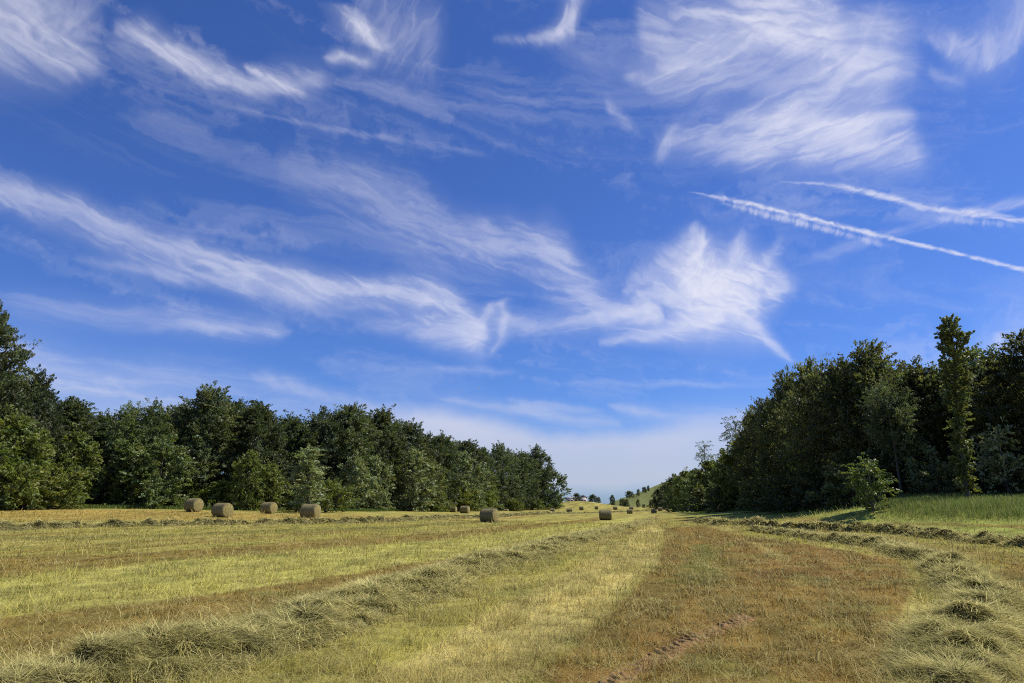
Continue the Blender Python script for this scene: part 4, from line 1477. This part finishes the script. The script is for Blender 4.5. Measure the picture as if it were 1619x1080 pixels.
for i, (px, Y, top) in enumerate([(1700, 65, 574), (1640, 70, 574), (1580, 72, 589), (1520, 74, 589), (1450, 74, 580), (1390, 79, 582), (1330, 84, 592), (1280, 94, 614), (1240, 103, 644), (1210, 115, 674), (1175, 130, 704), (1140, 149, 742), (1105, 175, 766)]):
    plant('bronze%d' % (i % 3), px, Y, top, RD, 1.0, 'trees deep in the right wood')

far_bushes = [
    ('bush1', 912, 330, 780, .75, 'round dark bush in front of the distant pale house'),
    ('bush1', 937, 326, 782, .8, 'taller half of the dark double bush right of the house'),
    ('bush1', 946, 324, 786, .7, 'lower half of the dark double bush right of the house'),
    ('maple0', 969, 395, 782, .75, 'small dark tree on the skyline at the low end of the green hill'),
    ('bush1', 996, 425, 776.5, 1.0, 'tiny lone bush on the skyline of the green hill'),
    ('maple1', 1010, 420, 773, .8, 'dark tree clump breaking the skyline of the green hill'),
    ('bush1', 1020, 430, 770, .7, 'thin little tree on the hill crest, left of a pair'),
    ('maple0', 1026.5, 430, 767, .7, 'thin little tree on the hill crest, right of a pair'),
    ('bush1', 984, 350, 788.5, .5, 'narrow dark bush on the lower slope of the green hill'),
    ('bush1', 990.5, 345, 789.5, .6, 'dark bush beside the narrow one on the lower slope'),
    ('bush1', 989, 320, 793, .7, 'broad dark bush at the foot of the green hill'),
    ('maple1', 1009, 310, 789, .7, 'dark spreading bush in the middle of the hill foot'),
    ('bush1', 1018, 300, 797, .7, 'low bush filling the hill foot between two larger ones'),
    ('bush1', 1032, 280, 790, .8, 'dark rounded bush right of the hill foot, behind the far bales'),
    ('maple0', 1042, 268, 772, .9, 'dark tree at the right side of the green hill, next to the wood'),
    ('maple1', 1053, 272, 764, .9, 'tall dark tree rising over the right side of the green hill'),
    ('bush1', 1050, 258, 792, 1.0, 'dark bush behind the bale at the right wood'),
    ('bush1', 956, 330, 796, .8, 'little bush in the notch between mound and green hill'),
    ('bush1', 972, 318, 799, .9, 'low dark hedge clump below the green hill')]
for k, px, Y, top, w, lab in far_bushes:
    plant(k, px, Y, top, lab, w, 'distant bushes and trees round the green hill', M_BEECH, 'bush' if 'bush' in lab or 'hedge' in lab else 'tree', 'bush' if k.startswith('bush') else 'tree')


# ------------------------------------------------------------------ the distant house
def build_house():
    Y = 352
    d = ray(911, 790); x = d[0] / d[1] * Y
    z = 1.55
    root = link('house', None, loc=(x, Y, z))
    tag(root, 'pale low farmhouse with a flat grey roof beyond the mound', 'house')
    wall_m = plain('pale_render', (.62, .55, .50), (.5, .44, .4))
    roof_m = plain('grey_roof', (.50, .47, .48), (.38, .36, .37))
    dark = plain('dark_tile', (.07, .07, .075), (.04, .04, .045))
    glass = plain('window_glass', (.04, .05, .06), (.03, .03, .04), rough=.15)
    g = Geo(); g.box((-5.2, -3, 0), (1.6, 3, 2.9)); link('wall', g.mesh('wall', wall_m), root)
    g = Geo(); g.box((1.603, -3.4, 0), (5.2, 3.4, 3.5)); wing = link('wing_wall', g.mesh('wing_wall', wall_m), root)
    g = Geo()
    V = [(-5.6, -3.4, 2.903), (1.6, -3.4, 2.903), (1.6, 3.4, 2.903), (-5.6, 3.4, 2.903), (-5.0, 0, 3.9), (1.6, 0, 3.9)]
    g.add(V, [(0, 1, 5, 4), (2, 3, 4, 5), (0, 3, 2, 1)], [(0, 4, 3), (1, 2, 5)])
    rf = link('roof', g.mesh('roof', roof_m), root)
    g = Geo()
    V = [(1.603, -3.7, 3.503), (5.5, -3.7, 3.503), (5.5, 3.7, 3.503), (1.603, 3.7, 3.503), (3.4, -3.0, 4.8), (3.4, 3.0, 4.8)]
    g.add(V, [(1, 2, 5, 4), (3, 0, 4, 5), (0, 3, 2, 1)], [(0, 1, 4), (2, 3, 5)])
    link('wing_roof', g.mesh('wing_roof', dark), root)
    g = Geo(); g.box((-2.4, -.35, 3.75), (-1.8, .35, 4.6)); link('chimney', g.mesh('chimney', wall_m), rf)
    for xx in (-4.2, -2.4, -.6, 2.6, 4.1):
        f = Geo(); yy = -3.06 if xx < 1.6 else -3.46
        f.box((xx - .5, yy, 1.0), (xx + .5, yy + .12, 2.3)); w_ = link('window', f.mesh('window', wall_m), root)
        f = Geo(); f.box((xx - .42, yy - .01, 1.08), (xx + .42, yy + .05, 2.22)); link('pane', f.mesh('pane', glass), w_)


build_house()


# ------------------------------------------------------------------ birds
def build_birds():
    white = plain('white_feathers', (.8, .8, .8), (.7, .7, .72))
    grey = plain('shaded_wing_feathers', (.33, .34, .37), (.25, .25, .28))  # shade of the unlit wing painted as grey
    orange = plain('yellow_bill', (.6, .4, .05))
    # body: lofted ellipses along +X
    st = [(-.34, .004, .008, 0), (-.26, .05, .012, 0), (-.16, .042, .038, 0), (-.02, .06, .058, 0), (.10, .055, .052, .01), (.17, .034, .034, .025), (.22, .036, .036, .032), (.26, .028, .026, .03), (.285, .008, .008, .022)]
    a = np.arange(12) / 12 * 2 * np.pi
    V = np.concatenate([np.stack([np.full(12, s[0]), np.cos(a) * s[1], np.sin(a) * s[2] + s[3]], 1) for s in st])
    Q = [(i * 12 + k, i * 12 + (k + 1) % 12, (i + 1) * 12 + (k + 1) % 12, (i + 1) * 12 + k) for i in range(len(st) - 1) for k in range(12)]
    body = mesh_from('body', V, [np.array(Q)], white, smooth=True)
    wings = []
    for s in (-1, 1):
        secs = [(.03, .10, -.10, .03, .02), (.22, .11, -.09, .13, .016), (.40, .06, -.08, .15, .012), (.56, -.02, -.10, .12, .008), (.68, -.12, -.14, .08, .003)]
        V = []
        for yy, x0, x1, zz, th in secs:
            V += [(x0, s * yy, zz + th * .3), ((x0 + x1) / 2, s * yy, zz + th), (x1, s * yy, zz), ((x0 + x1) / 2, s * yy, zz - th * .4)]
        Q = [(i * 4 + k, i * 4 + (k + 1) % 4, (i + 1) * 4 + (k + 1) % 4, (i + 1) * 4 + k) for i in range(4) for k in range(4)]
        wings.append(mesh_from('wing', np.array(V), [np.array(Q + [(16, 17, 18, 19)])], grey if s > 0 else white, smooth=True))  # one wing coloured as shaded, the other as sunlit
    g = Geo(); g.tube([(.283, 0, .022), (.33, 0, .014)], [.009, .003], 6)
    bill = g.mesh('bill', orange)
    for px, py, dist, head, roll, sc, lab in (
            (567, 617, 230, 30, .3, 1.0, 'small white bird gliding above the left wood, farthest from the others'),
            (758, 615, 180, 200, -.2, 1.0, 'small white bird gliding high above the far end of the left wood'),
            (811, 640, 170, 10, .25, 1.0, 'small white bird banking just above the low cloud, lowest of the three')):
        d = ray(px, py)
        p = np.array([0, 0, EYE]) + d * dist
        root = link('bird', None, loc=tuple(p))
        root.rotation_euler = (roll, 0, rad(head)); root.scale = (sc, sc, sc)
        tag(root, lab, 'bird', 'white birds in the air')
        for m_, n_ in ((body, 'body'), (wings[0], 'wing'), (wings[1], 'wing'), (bill, 'bill')):
            link(n_, m_, root)


build_birds()
